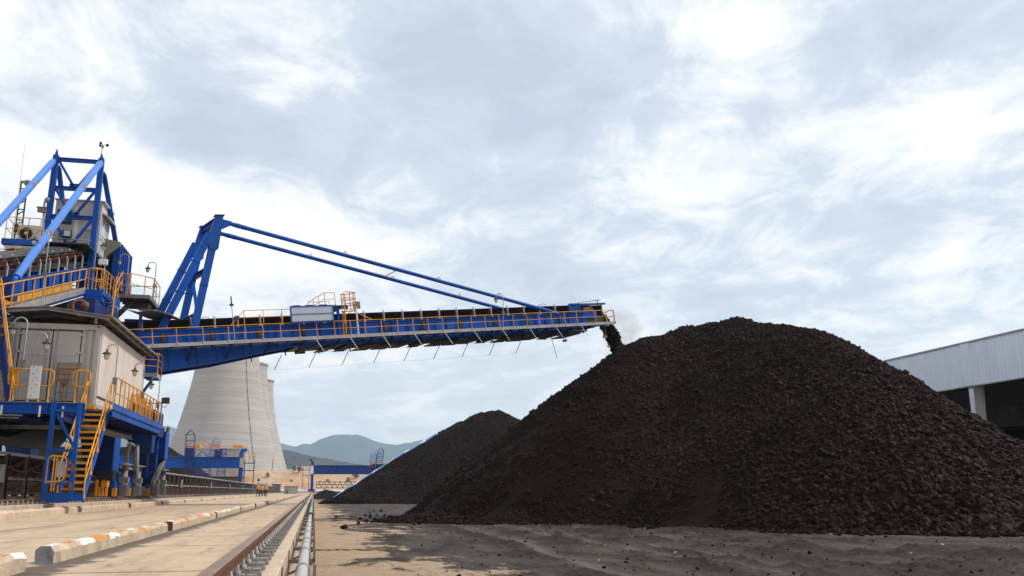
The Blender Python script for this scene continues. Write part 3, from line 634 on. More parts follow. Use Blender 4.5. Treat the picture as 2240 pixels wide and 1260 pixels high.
# ---------------------------------------------------------------- stacker boom
BP0 = Vector((-8.53, 46.6, 7.69)); BU = Vector((.94297961, .30506145, .13314268)).normalized()
BV = Vector((BU.y, -BU.x, 0)).normalized(); BW = BV.cross(BU)
if BW.z < 0: BW = -BW
def B(s, v, w): return BP0+BU*s+BV*v+BW*w
def boom_at(px, py, v):
    d = ray(px, py); o = EYE-BP0; t = (v-o.dot(BV))/d.dot(BV); q = o+d*t; return q.dot(BU), q.dot(BW)
def bbox(m, s0, s1, v0, v1, w0, w1, k=0):
    return m.obox(B((s0+s1)/2, (v0+v1)/2, (w0+w1)/2), BU*((s1-s0)/2), BV*((v1-v0)/2), BW*((w1-w0)/2), k)
def guard(name, mat_, parent, pts, up=(0, 0, 1), h=1.1, posts=None, r=.024, mids=(.5,), toe=0, loopends=False):
    """hand rail over a list of base points; posts at every point unless given"""
    up = Vector(up).normalized(); pts = [Vector(p) for p in pts]; m = MB()
    m.path([p+up*h for p in pts], r, 6)
    for q in mids: m.path([p+up*(h*q) for p in pts], r*.8, 6)
    for p in (posts if posts is not None else pts): m.tube(Vector(p)-up*.03, Vector(p)+up*h, r*.95, 6); m.tube(Vector(p)-up*.04, Vector(p)+up*.07, r*1.9, 6)
    if toe: 
        for a, b in zip(pts[:-1], pts[1:]): m.beam(a+up*toe/2, b+up*toe/2, .012, toe, up)
    if loopends:
        for e, nx_ in ((0, 1), (-1, -2)):
            d = (pts[e]-pts[nx_]).normalized(); p = pts[e]
            m.path([p+up*h, p+d*.1+up*(h-.06), p+d*.13+up*(h*.75), p+d*.1+up*(h*.5+.05), p+up*h*.5], r*.9, 6)
    return m.build(name, mat_, parent)
def seg(a, b, n): a, b = Vector(a), Vector(b); return [a+(b-a)*(i/n) for i in range(n+1)]

boom = thing('stacker_boom', 'long blue conveyor boom with leaning mast reaching over the largest coal pile', 'conveyor boom', B(0, -2, 0))
prof = [(-3.2, .82), (27.4, .82), (27.4, -.12), (24, -.28), (7.7, -.33), (5.7, -.61), (3.78, -.91), (.75, -1.22), (-3.2, -1.38)]
for v0, v1 in ((-.88, -.94), (-3.22, -3.16)):
    m = MB(); m.prism([B(s, v0, w_) for s, w_ in prof], BV*(v1-v0))
    bbox(m, -3.2, 27.4, min(v0, v1)-.10, max(v0, v1)+.10, .82, .86)
    for (sa, wa), (sb, wb) in zip(prof[3:-1], prof[4:]): m.beam(B(sa, (v0+v1)/2, wa-.017), B(sb, (v0+v1)/2, wb-.017), .26, .035, BW)
    s = -2.9; i = 0
    while s < 27.2:
        wb = np.interp(s, [p[0] for p in prof[:1:-1]], [p[1] for p in prof[:1:-1]])
        for sg in (1, -1): bbox(m, s-.012, s+.012, *sorted((v0 if sg > 0 else v1, (v0 if sg > 0 else v1)+sg*.08)) if v0 > v1 else sorted((v1 if sg > 0 else v0, (v1 if sg > 0 else v0)+sg*.08)), wb+.02, .815)
        s += (.98, .42)[i % 2] if s < 8 else (1.05, .72)[i % 2]; i += 1
    if v0 > -2: m.beam(B(-3, v0+.04, -.72), B(5.0, v0+.04, -.58), .05, .05, BW)
    m.build('girder', M['blue'], boom)
m = MB()
for s in np.arange(-2, 27, 1.19): m.beam(B(s, -.95, .3), B(s, -3.15, .3), .1, .14, BW)
for s in np.arange(-2.5, 27, 2.4): m.beam(B(s, -.95, -.2), B(s+2.4, -3.15, -.2), .08, .08, BW)
m.build('cross_beams', M['shade_blue'], boom)
m = MB()
for s in np.arange(1.1, 26.6, 2.42): bbox(m, s-.10, s+.12, -.86, -.80, .22, .70); bbox(m, s-.05, s+.08, -.80, -.76, .30, .62, 1)
m.build('pull_switch_boxes', [M['black'], M['dark']], boom)
# walkways
for nm, v0, v1 in (('walkway', 0, -.78), ('walkway', -3.32, -4.1)):
    m = MB(); a, b_ = min(v0, v1), max(v0, v1)
    bbox(m, -1.4, 29.1, a, b_, -.01, .02, 0); bbox(m, -1.4, 29.1, b_-.012, b_+.012, -.13, .05, 1); bbox(m, -1.4, 29.1, a-.012, a+.012, -.13, .05, 1)
    for s in np.arange(-.6, 28.6, 1.0): m.beam(B(s, b_-.02, -.09), B(s, a+.02, -.09), .05, .10, BW, 2)
    for s in np.arange(.45, 27.5, 1.94): m.beam(B(s, (b_ if v0 == 0 else a), -.12), B(s-.2, (-.86 if v0 == 0 else -3.2), -.52 if s > 7 else -.75), .06, .08, BW, 2)
    m.build(nm, [M['steel'], M['grey'], M['shade_blue']], boom)
ps = [.45, 1.59, 2.88, 4.15, 5.0, 5.93, 6.87, 7.9, 8.85, 9.85, 10.78, 11.64, 12.62, 13.6, 14.57, 15.53, 16.47, 17.47, 18.39, 19.33, 20.31, 21.29, 22.28, 23.18, 24.11, 25.12, 26.04, 27.5, 28.35, 29.0]
guard('guard_rail', M['yellow'], boom, [B(s, -.0, .02) for s in [-1.2]+ps], BW, .80, r=.022)
guard('guard_rail', M['yellow'], boom, [B(s, -4.1, .02) for s in np.arange(-1, 29, 1.5)], BW, .80, r=.022)
guard('guard_rail', M['yellow'], boom, [B(29.05, v, .02) for v in (0, -.8, -1.6, -2.5, -3.3, -4.1)], BW, .80, r=.022)
m = MB(); hi = [B(s, 0, 1.58) for s in (5.0, 6.0, 7.0, 7.5)]
m.path([B(4.3, 0, .84)]+hi, .02, 6); m.path([B(4.65, 0, 1.2)]+[B(s, 0, 1.2) for s in (5, 7.5)], .016, 6)
for p in (5.0, 6.0, 7.0): m.tube(B(p, 0, .8), B(p, 0, 1.58), .02, 6)
m.build('upper_rail', M['yellow'], boom)
# belt: carrying strand in its trough, return strand below
def belt_strip(m, pr_, s0, s1, th, n=1):
    for (va, wa), (vb, wb) in zip(pr_[:-1], pr_[1:]):
        a, b_ = B(s0, va, wa), B(s0, vb, wb); c, d_ = B(s1, vb, wb), B(s1, va, wa); dn = BW*(-th)
        m.prism([a, b_, c, d_], dn)
m = MB(); belt_strip(m, [(-1.08, 1.40), (-1.62, .99), (-2.48, .99), (-3.02, 1.40)], -3.6, 28.0, .025)
belt_strip(m, [(-1.1, -.33), (-3.0, -.33)], 8, 27.5, .03); belt_strip(m, [(-1.1, .1), (-3.0, .1)], -3, 8, .03)
m.build('conveyor_belt', M['black'], boom)
m = MB(); m.prism([B(-3.4, -1.35, 1.22), B(-3.4, -2.05, 1.42), B(-3.4, -2.75, 1.22), B(-3.4, -2.45, 1.0), B(-3.4, -1.65, 1.0)], BU*31.4)
m.build('carried_coal', M['coal'], boom)
# idler sets
idm = MB(); s = 0
for sg, v0, v1 in ((1, -.99, -1.62), (-1, -3.11, -2.48)):
    idm.path([B(s, v0, .86), B(s, v0, 1.18), B(s, v0+.03*sg, 1.34), B(s, v0-.06*sg, 1.50)], .045, 6); bbox(idm, s-.07, s+.07, min(v0-.05, v0+.05), max(v0-.05, v0+.05), .86, .93)
idm.beam(B(s, -.99, .88), B(s, -3.11, .88), .07, .06, BW)
idl = idm.build('idler', M['grey'], boom, org=B(0, -2, .9))
rm = MB()
for a, b_ in (((-1.06, 1.36), (-1.60, .95)), ((-1.66, .93), (-2.44, .93)), ((-3.04, 1.36), (-2.50, .95))):
    q = MB(); q.tube(B(s, *a)+BW*-.04, B(s, *b_)+BW*-.04, .068, 10); q.build('roller', M['roller'], idl)
for k in range(-2, 23):
    if k == 0: idl.location = Vector(idl.location)+BU*.15; continue
    dup(idl, BU*(1.19*k+(0 if k < 0 else 0)) + (Vector((0, 0, 0)) if k > 0 else BU*0))
# return rollers with hangers below
rt = MB(); rt.tube(B(0, -1.0, -.44), B(0, -3.1, -.44), .06, 8)
for v in (-1.0, -3.1): bbox(rt, -.1, .5, v-.03, v+.03, -.52, -.34)
rr = rt.build('return_roller', M['dark'], boom, org=B(0, -2, -.44)); s0 = Vector(rr.location)
for k in range(8): 
    if k: c = dup(rr)
    else: c = rr
    c.location = s0+BU*(8.6+k*2.35)
# cable supports reaching below the walkway
cs = MB(); cs.tube(B(0, .0, -.1), B(.38, .1, -.82), .017, 6); csn = cs.build('cable_support', M['white'], boom, org=B(0, 0, -.1))
cs = MB(); cs.tube(B(0, -3.6, -.45), B(-.42, -3.8, -1.25), .02, 6); csf = cs.build('cable_support', M['dark'], boom, org=B(0, -3.6, -.45))
ln, lf = Vector(csn.location), Vector(csf.location)
for k in range(10):
    (csn if k == 0 else dup(csn)).location = ln+BU*(8.75+k*1.95)
for k in range(9): (csf if k == 0 else dup(csf)).location = lf+BU*(7.9+k*2.0)
m = MB()
for k in range(8): m.path([B(8.75+k*1.95+.38+i/4*1.95, .1, -.82-.05*math.sin(math.pi*i/4)) for i in range(5)], .004, 4, cap=False); m.path([B(7.5+k*2+i/4*2, -3.8, -1.25-.05*math.sin(math.pi*i/4)) for i in range(5)], .004, 4, cap=False)
m.build('trip_wire', M['dark'], boom)
# mast
def boxleg(m, a, b_, ws, wv): 
    a, b_ = Vector(a), Vector(b_); d_ = (b_-a).normalized(); q = BV.cross(d_).normalized()
    m.obox((a+b_)/2, (b_-a)/2, q*(ws/2), BV*(wv/2))
    for t in (.3, .62): m.obox(a+(b_-a)*t, d_*.02, q*(ws/2+.03), BV*(wv/2+.02))
for v, ds in ((-.98, 0), (-3.4, -.28)):
    m = MB(); boxleg(m, B(4.3+ds, v, 6.9), B(2.66+ds, v, .86), .36, .34); boxleg(m, B(3.78+ds, v, 5.95), B(1.02+ds, v, .86), .38, .34)
    m.prism([B(4.1+ds, v+.19, 6.9), B(4.5+ds, v+.19, 6.9), B(4.12+ds, v+.19, 5.1), B(3.78+ds, v+.19, 5.0), B(3.52+ds, v+.19, 5.4)], BV*-.38)
    bbox(m, 4.05+ds, 4.56+ds, v-.23, v+.23, 6.92, 6.96); bbox(m, 2.25+ds, 3.0+ds, v-.2, v+.2, .86, .9); bbox(m, .6+ds, 1.5+ds, v-.2, v+.2, .86, .9)
    m.prism([B(4.45+ds, v+.06, 6.75), B(4.95, v+.06, 6.62), B(4.9, v+.06, 6.42), B(4.4+ds, v+.06, 6.2)], BV*-.12)
    m.build('mast_leg', M['blue'], boom)
m = MB(); m.ibeam(B(4.2, -1.16, 6.7), B(3.92, -3.2, 6.7), .3, .3, .03, BW); m.build('mast_crossbeam', M['blue'], boom); m = MB(); m.ibeam(B(3.5, -1.16, 4.0), B(3.22, -3.2, 4.0), .22, .26, .03, BW)
m.ibeam(B(2.85, -1.16, 1.6), B(2.57, -3.2, 1.6), .22, .26, .03, BW); m.beam(B(2.9, -1.16, 1.7), B(3.2, -3.2, 3.9), .16, .16, BW)
m.build('mast_crossbeam', M['blue'], boom)
STAY = {}
for v in (-1.0, -3.2):
    a, b_ = B(4.85, v, 6.52), B(25.15, v, .92); STAY[v] = (a, b_); m = MB(); m.tube(a, b_, .115, 12); m.tube(a+(b_-a)*.995, b_+(b_-a)*.012, .07, 8)
    for t in (.015, .03): m.tube(a+(b_-a)*t, a+(b_-a)*(t+.012), .13, 12)
    o = m.build('stay_rod', M['blue'], boom)
    for t in (.315, .60, .80) if v > -2 else (.25, .50, .72):
        p = a+(b_-a)*t; q = MB(); q.path([p+BU*(.09*math.cos(u_))+BW*(.10+.13*math.sin(u_)) for u_ in np.linspace(0, math.pi, 7)], .025, 6); q.build('lifting_lug', M['yellow'], o)
m = MB(); p = STAY[-1.][0]+(STAY[-1.][1]-STAY[-1.][0])*.47; q = STAY[-3.2][0]+(STAY[-3.2][1]-STAY[-3.2][0])*.47; m.tube(p, q, .03, 6); m.build('stay_tie', M['yellow'], boom)
# head end
for v in (-.9, -3.2):
    m = MB()
    for a, b_ in (((26.2, .86), (26.2, 1.42)), ((27.0, .86), (27.0, 1.42)), ((26.2, 1.42), (27.0, 1.42)), ((26.2, .86), (27.0, .9)), ((26.2, .86), (27.0, 1.42))): m.beam(B(a[0], v, a[1]), B(b_[0], v, b_[1]), .12, .12, BV)
    bbox(m, 26.9, 28.3, v-.06, v+.06, .45, .95); bbox(m, 27.0, 29.1, v-.05, v+.05, 1.33, 1.45); bbox(m, 26.3, 26.9, v-.05, v+.03, .5, 1.3)
    m.build('head_frame', M['blue'], boom)
m = MB(); m.tube(B(27.9, -1.05, .95), B(27.9, -3.05, .95), .36, 18); m.tube(B(27.9, -.8, .95), B(27.9, -3.3, .95), .08, 8); bbox(m, 27.3, 27.85, -1.04, -.9, .8, 1.2); m.build('head_pulley', M['roller'], boom)
m = MB(); bbox(m, 28.75, 28.83, -.9, -3.2, -.02, 1.32); bbox(m, 27.3, 28.75, -1.0, -3.1, 1.28, 1.32); bbox(m, 27.3, 28.8, -.93, -.9, .02, .55); bbox(m, 27.3, 28.8, -3.2, -3.17, .02, .8); m.build('discharge_hood', M['dark'], boom)
m = MB(); m.tube(B(28.95, -1.5, .8), B(28.95, -1.5, 1.75), .035, 6); m.tube(B(28.7, -1.5, 1.75), B(29.2, -1.5, 1.75), .03, 6); m.path([B(28.95, -1.5, 1.74), B(27.6, -1.5, 1.62), B(26.75, -1.5, 1.48)], .022, 6); m.tube(B(26.75, -1.5, 1.35), B(26.75, -1.5, 1.55), .07, 8)
for i in range(6): m.tube(B(27.1+i*.3, -1.5, 1.53+i*.035), B(27.1+i*.3, -1.5, 1.46+i*.035), .012, 5)
m.build('spray_bar', M['steel'], boom)
m = MB()
for s_, v, L in ((25.9, -1.5, .75), (28.5, -.6, .75)):
    m.path([B(s_-.12, v, -.1), B(s_-.08, v, -.1-L*.5), B(s_-.07, v, -.1-L)], .022, 6); m.path([B(s_+.14, v, -.1), B(s_+.12, v, -.1-L*.5), B(s_+.12, v, -.1-L)], .022, 6); bbox(m, s_-.1, s_+.15, v-.08, v+.08, -.1-L-.08, -.1-L+.06)
m.tube(B(26.5, -3.9, -.3), B(26.75, -3.9, -1.75), .018, 6); m.build('hanging_sensor', M['steel'], boom)
m = MB()
for s_ in np.arange(9.6, 26, 1.17): bbox(m, s_, s_+(.62, .9)[int(s_*3) % 2], -3.2, -1.0, -.50-.03*(int(s_*3) % 2), -.46)
m.build('spill_tray', M['dark'], boom)

# ---------------------------------------------------------------- things carried by the boom
sg = thing('sign_board', 'blank grey two panel board in a blue frame on the boom rail', 'sign', B(8.65, .06, .85))
m = MB(); bbox(m, 7.5, 9.8, .05, .09, .88, 1.66); m.build('sign_face', M['panel'], sg)
m = MB()
for a in (7.44, 9.80): bbox(m, a, a+.06, .03, .12, .82, 1.72)
for a in (.82, 1.255, 1.66): bbox(m, 7.5, 9.8, .03, .115, a, a+(.06 if a != 1.255 else .03))
for a in (7.6, 8.3, 9.1): bbox(m, a, a+.4, .0, .12, 1.72, 1.76)
m.build('sign_frame', M['blue'], sg)

pl = thing('crossing_platform', 'yellow caged ladder and small platform standing over the boom belt', 'platform', B(10.6, -1, .1))
m = MB(); bbox(m, 9.6, 10.9, -3.5, -.45, 1.74, 1.79, 0)
for v in (-.6, -3.3): m.beam(B(9.7, v, 1.66), B(10.95, v, 1.66), .1, .14, BW, 1); m.beam(B(10.35, v, .05), B(10.35, v, 1.6), .14, .14, BV, 1)
m.build('deck', [M['steel'], M['blue']], pl)
m = MB()
for v in (-.12, -.52): m.tube(B(10.55, v, .02), B(10.6, v, 2.45), .03, 6)
for k in range(9): m.tube(B(10.56, -.12, .2+k*.24), B(10.56, -.52, .2+k*.24), .018, 5)
m.build('ladder', M['yellow'], pl)
m = MB()
def hoop(w_): return [B(10.6+.38*math.sin(t)*1.9, -.32+.34*math.cos(t)*1.2, w_) for t in np.linspace(0, math.pi, 9)]
for w_ in (1.45, 1.78, 2.1, 2.44): m.path(hoop(w_), .028, 5)
for k in range(1, 8): m.path([hoop(1.45)[k], hoop(1.45+.99)[k]], .02, 5)
m.path([B(10.62, -.12, 1.2), hoop(1.45)[3]], .016, 5); m.path([B(11.1, -.1, 1.35), B(12.1, 0, .82)], .02, 5); m.build('safety_cage', M['yellow'], pl)
guard('guard_rail', M['yellow'], pl, [B(10.2, -.5, 1.79), B(9.62, -.5, 1.79), B(9.62, -1.5, 1.79), B(9.62, -2.5, 1.79), B(9.62, -3.45, 1.79), B(10.9, -3.45, 1.79)], BW, .72, r=.02)
m = MB(); m.tube(B(11.25, -.1, .05), B(11.25, -.1, 1.6), .05, 8, m=0); bbox(m, 11.1, 11.5, -.2, -.1, 1.5, 1.9, 1); m.build('post_with_box', [M['white'], M['steel']], pl)
# gooseneck lamps
def lamp(base, h, ang, reach, label, box=True, back=False, s=1.):
    base = Vector(base); d_ = Vector((math.cos(ang), math.sin(ang), 0)); root = thing('gooseneck_lamp', label, 'lamp', base, 'gooseneck lamps on the stacker')
    r0 = reach/2; m = MB(); pts = [base, base+V3(0, 0, h-r0)]+[base+V3(0, 0, h-r0)+d_*(r0-r0*math.cos(t))+V3(0, 0, r0*math.sin(t)) for t in np.linspace(R(25), R(180), 9)]
    e = pts[-1]-V3(0, 0, .12*s); pts.append(e); m.path(pts, .022*s, 8); m.build('post', M['grey'], root)
    m = MB(); m.lathe([(.03, .12), (.04, .06), (.05, .04), (.15, -.03), (.155, -.05), (.06, -.04)], e, 14); o = m.build('lamp_shade', M['dark'], root)
    m = MB(); m.lathe([(.075, -.05), (.08, -.12), (.07, -.2), (.03, -.24), (0, -.245)], e, 12); m.build('glass_jar', M['lens'], root)
    m = MB()
    for k in range(6): a = k*math.pi/3; m.path([e+V3(.085*math.cos(a), .085*math.sin(a), -.04), e+V3(.09*math.cos(a), .09*math.sin(a), -.15), e+V3(.04*math.cos(a), .04*math.sin(a), -.26)], .006, 4)
    m.build('wire_guard', M['grey'], root)
    if box:
        m = MB(); c = base+V3(0, 0, h*.42); m.box(c.x-.07, c.x+.07, c.y-.09, c.y-.022, c.z-.12, c.z+.12); m.build('junction_box', M['steel'], root)
    return root
def blamp(s, v, h, label, sg=-1): 
    ang = math.atan2(BU.y*sg, BU.x*sg); return lamp(B(s, v, .02), h, ang, .5, label)
blamp(20.5, .03, 2.1, 'gooseneck lamp on the outer boom rail under the lower end of the stay rods')
blamp(26.3, -4.1, 2.0, 'gooseneck lamp at the tip end of the boom beside the blue head frame')
blamp(3.45, -4.1, 2.0, 'gooseneck lamp standing behind the mast foot of the boom', 1)
blamp(-1.2, -.9, 2.15, 'gooseneck lamp at the root of the boom above the container roof corner')
bm = thing('beacon_post', 'thin dark post with small siren on the boom walkway left of the board', 'post', B(4.45, 0, .02))
m = MB(); m.tube(B(4.45, 0, -.1), B(4.4, 0, 1.95), .022, 6); m.build('post', M['grey'], bm)
m = MB(); m.tube(B(4.4, 0, 1.9), B(4.4, 0, 2.35), .035, 8); bbox(m, 4.3, 4.5, -.05, .05, 1.85, 1.95); bbox(m, 4.5, 4.75, -.06, .04, 1.1, 1.3); m.build('siren', M['dark'], bm)
# ---------------------------------------------------------------- stacker: portal, turret, platform
st = thing('stacker_portal', 'shaded blue travelling portal of the stacker standing on the raised rails', 'stacker', (-12.2, 48, .47))
def part(m, nm, mt, p=None, **k): return m.build(nm, M[mt] if isinstance(mt, str) else [M[a] for a in mt], p if p else st, **k)
for (x0, x1, y0, y1) in ((-10.3, -9.1, 45.0, 46.4), (-9.6, -8.6, 53.5, 55.0), (-16., -15., 45, 46.4), (-16., -15., 53.5, 55)):
    m = MB(); m.prism([(x0, y0, 1.55), (x1, y0, 1.25), (x1, y0, 4.3), (x0-.9, y0, 4.3), (x0-.9, y0, 3.9), (x0-.25, y0, 3.0)], (0, y1-y0, 0)); m.box(x1-.02, x1+.02, y0+.04, y1-.04, 1.3, 4.25, 1); part(m, 'leg', ('shade_blue', 'blue'))  # brighter blue plate paints the right face of each leg as sunlit
m = MB(); m.box(-10.2, -9.0, 44.0, 57.5, 3.95, 5.2); m.box(-16.1, -14.9, 44.0, 57.5, 3.95, 5.2); m.box(-16.1, -9.0, 44.2, 45.6, 4.0, 5.2); m.box(-16.1, -9., 53.6, 55, 4, 5.2); part(m, 'ring_beam', 'shade_blue')
m = MB(); m.box(-14.8, -9.8, 43.6, 52, 5.2, 6.0); m.lathe([(2.4, 0), (2.4, .7), (2.0, .7)], (-12.4, 47.5, 5.9), 28); part(m, 'slew_ring', 'dark')
m = MB(); m.box(-14.6, -10.4, 44.4, 51.5, 6.7, 9.5); m.box(-10.4, -9.2, 45.6, 49.2, 6.6, 8.1); part(m, 'turret', 'shade_blue')
m = MB(); m.box(-14.2, -11.3, 43.2, 44.4, 6.8, 9.3); part(m, 'shade_block', 'black')  # black block put in for the shade under the inclined belt
m = MB(); m.lathe([(.36, 0), (.36, .2), (.22, .22), (.22, .0)], ay(172, 672, 43.1), 20, axis=(.4, -1, 0)); m.lathe([(.2, 0), (.18, .3), (0, .32)], ay(184, 670, 43.1), 14, axis=(.4, -1, 0)); part(m, 'slew_motor', 'rust')
# hanging cabinets beside the legs
for a in (((295, 950), (329, 990), 50, 1.0), ((331, 943), (358, 1005), 54, 1.2)):
    p, q = ay(*a[0], a[2]), ay(*a[1], a[2]); m = MB(); m.box(p.x, q.x, a[2], a[2]+a[3], q.z, p.z); m.box(q.x, q.x+.03, a[2]+.05, a[2]+a[3]-.05, q.z+.05, p.z-.03, 1); part(m, 'cabinet', ('shade_blue', 'blue'), bevel=.02)  # right face in the lighter blue, painted as lit
m = MB(); m.box(-9.2, -8.35, 49.9, 53.9, 3.62, 4.0); m.beam((-8.9, 52, 3.6), (-8.9, 52, 1.4), .3, .3); m.beam((-8.8, 55.4, 2.6), (-8.8, 52.6, 1.2), .5, .25); part(m, 'cabinet_frame', 'shade_blue')
m = MB(); p = ay(358, 940, 55.3)
m.path([ay(363, 1000, 55.3), ay(366, 945, 55.3), ay(369, 935, 55.3)], .09, 8); m.beam(ay(360, 1004, 55.2), ay(333, 1058, 52), .16, .3); m.beam(ay(356, 985, 55.2), ay(356, 1030, 55.2), .16, .16); part(m, 'cable_chute', 'steel')
m = MB()
for x_ in (281, 298):
    m.path([ay(x_-4, 1030, 47), ay(x_-2, 990, 47), ay(x_+3, 973, 47)], .1, 8)
m.path([ay(279, 975, 47), ay(285, 971, 47), ay(300, 979, 47), ay(299, 1045, 47)], .1, 8); part(m, 'cable_tray', 'steel')
m = MB(); m.lathe([(.06, 0), (.07, .14), (0, .18)], ay(358, 942, 54.3), 10); part(m, 'beacon', 'roller')
# bogies and their vertical drives
m0 = MB(); bx, by = -9.0, 45.3
m0.box(bx-.17, bx+.17, by-.75, by+.75, .75, 1.15); m0.box(bx-.25, bx+.25, by-.25, by+.25, 1.15, 1.5)
bog = part(m0, 'bogie', 'blue', org=(bx, by, .47)); 
for dy in (-.42, .42):
    w_ = MB(); w_.lathe([(.30, -.10), (.34, -.10), (.34, -.07), (.30, -.065), (.30, .065), (.34, .07), (.34, .10), (.1, .1), (0, .1)], (bx, by+dy, .77), 20, axis=(1, 0, 0)); w_.build('wheel', M['rust'], bog)
m = MB(); mx = bx+.42; m.lathe([(0, 1.64), (.34, 1.56), (.34, 1.53), (.13, 1.58), (.13, 1.36)], (mx, by, .35), 16); m.lathe([(.0, .1), (.19, .12), (.2, .6), (.19, .72), (.14, .74), (.14, 1.36), (0, 1.36)], (mx, by, .40), 14); m.box(mx-.2, mx+.2, by-.18, by+.24, 1.10, 1.34); m.box(mx-.13, mx+.17, by-.24, by+.2, .5, .98)
for k in range(7): m.box(mx+.16, mx+.22, by-.12, by+.16, .52+k*.07, .55+k*.07)
drv = part(m, 'drive_motor', 'steel', org=(mx, by, .4))
m = MB(); m.box(bx+.12, bx+.3, by-.95, by-.8, .48, .85); m.box(bx+.1, bx+.34, by+.1, by+.25, .48, .66); bum = part(m, 'buffer', 'yellow', org=(bx, by, .47))
for yv in (48.6, 54.0, 56.4): dup(bog, (0, yv-by, 0)); dup(drv, (0, yv-by, 0)); dup(bum, (0, yv-by, 0))
m = MB()
for k in range(4): m.box(-9.35+k*.12, -9.27+k*.12, 43.2+k*.1, 43.35+k*.1, .50, 1.2-.05*(k % 2))
m.box(-9.38, -8.88, 43.3, 43.7, .9, 1.15); part(m, 'rail_clamp', 'yellow')
m = MB(); m.box(-9.6, -8.9, 44.4, 46.3, 1.15, 1.6); part(m, 'bogie_beam', 'dark')
m = MB(); m.box(-9.1, -8.7, 50.8, 51.9, .5, .95); part(m, 'ballast_box', 'rust')

# container platform -------------------------------------------------
pf = thing('container_platform', 'blue steel platform with yellow rails carrying the beige container', 'platform', (-9.6, 37, 3.5))
X0, X1, PY0, PY1, PZ = -12.9, -7.1, 32.35, 44.6, 3.58
def pp(m, nm, mt, **k): return m.build(nm, M[mt] if isinstance(mt, str) else [M[a] for a in mt], pf, **k)
m = MB(); m.box(X0, -8.2, PY0+.02, 34.95, PZ-.06, PZ); m.box(X0, X1+.04, 34.95, PY1, PZ-.06, PZ); pp(m, 'deck', 'steel')
m = MB(); m.ibeam((X0, PY0, PZ-.21), (-7.56, PY0, PZ-.21), .2, .36, .03)
for x in (-11.4, -10.2, -9.2, -8.7, -7.75): m.box(x-.02, x+.02, PY0-.11, PY0-.085, PZ-.38, PZ-.03)
m.ibeam((X1+.02, 34.2, PZ-.17), (X1+.02, PY1, PZ-.17), .12, .26, .02); m.box(X1+.05, X1+.075, 34.2, PY1, PZ-.08, PZ+.16)
pp(m, 'edge_beam', 'blue')
m = MB()
for y in np.arange(33.5, 44.4, 1.55): m.ibeam((X0, y, PZ-.22), (X1 if y > 34.9 else -8.25, y, PZ-.22), .14, .28, .02)
for x in (-11.8, -10.0, -8.3): m.ibeam((x, PY0+.2, PZ-.45), (x, PY1, PZ-.45), .18, .26, .02)
pp(m, 'floor_beams', 'shade_blue')
m = MB(); m.box(-8.5, -7.85, 35.2, 42, PZ-.62, PZ-.56); m.beam((-8.15, 35.2, PZ-.5), (-8.15, 42, PZ-.5), .06, .1); m.box(-12, -8.7, 33.9, 34.2, PZ-.78, PZ-.66)
m.tube((X0, 32.2, PZ-.44), (-9.4, 32.2, PZ-.47), .03, 6); m.tube((X0, 32.25, PZ-.52), (-9.5, 32.25, PZ-.55), .025, 6); pp(m, 'cable_rack', 'steel')
for x in (-10.05, -8.9, -8.2): m = MB(); m.box(x-.03, x+.03, PY0-.12, PY0-.1, PZ-.5, PZ-.14); pp(m, 'hanger_plate', 'white')
for a, b_ in ((ay(20, 879, 32.4).x, ay(58, 879, 32.4).x), (ay(82, 879, 32.4).x, ay(103, 879, 32.4).x), (ay(162, 880, 32.4).x, -7.62)):
    n = max(1, round((b_-a)/.55)); guard('guard_rail', M['yellow'], pf, seg((a, 32.42, PZ), (b_, 32.42, PZ), n), h=1.08, r=.026, loopends=True)
guard('guard_rail', M['yellow'], pf, seg((X1+.03, 34.4, PZ), (X1+.03, 44.4, PZ), 13)+[V3(-8, 44.45, PZ)], h=1.1, r=.026, loopends=True)
m = MB()
for y in np.arange(40.6, 44.2, .55):
    for x in (-7.7, -7.45): m.tube((x, y, PZ), (x, y, PZ+1.15), .028, 6)
for z in (.4, .8, 1.15): m.tube((-7.7, 40.6, PZ+z), (-7.45, 43.9, PZ+z), .025, 6); m.tube((-7.45, 40.6, PZ+z), (-7.7, 43.9, PZ+z), .025, 6)
pp(m, 'gate_rails', 'yellow')
m = MB(); m.box(-7.75, -7.4, 41, 43.6, PZ+.3, PZ+.75); pp(m, 'winch', 'roller')
m = MB(); m.box(-9.65, -9.3, 35.0, 35.3, PZ, PZ+.1)
for dx, dy in ((-8.0, 34.98),): m.box(dx-.13, dx+.16, dy-.1, dy+.3, PZ+.005, PZ+.12)
pp(m, 'corner_blocks', 'yellow')
# blue braced frame hanging at the stair foot and the stair
m = MB(); fx0, fx1, fy = -8.47, -7.69, 32.2
for x in (fx0, fx1): m.beam((x, fy, .44), (x, fy, PZ-.02), .13, .14, (0, 1, 0))
for z in (.50, .95, 2.0, 3.3): m.beam((fx0+.06, fy, z), (fx1-.06, fy, z), .1, .09 if z > .6 else .3)
m.beam((fx0+.1, fy+.05, 3.2), (fx1-.05, fy+.05, 2.1), .07, .08); m.beam((fx1-.05, fy+.05, 1.95), (fx0+.05, fy+.05, 1.05), .07, .14); pp(m, 'stair_hanger', 'blue')
m = MB(); m.beam((-12.3, 34.5, .9), (-12.3, 34.5, PZ-.4), .3, .3); pp(m, 'support_leg', 'shade_blue')

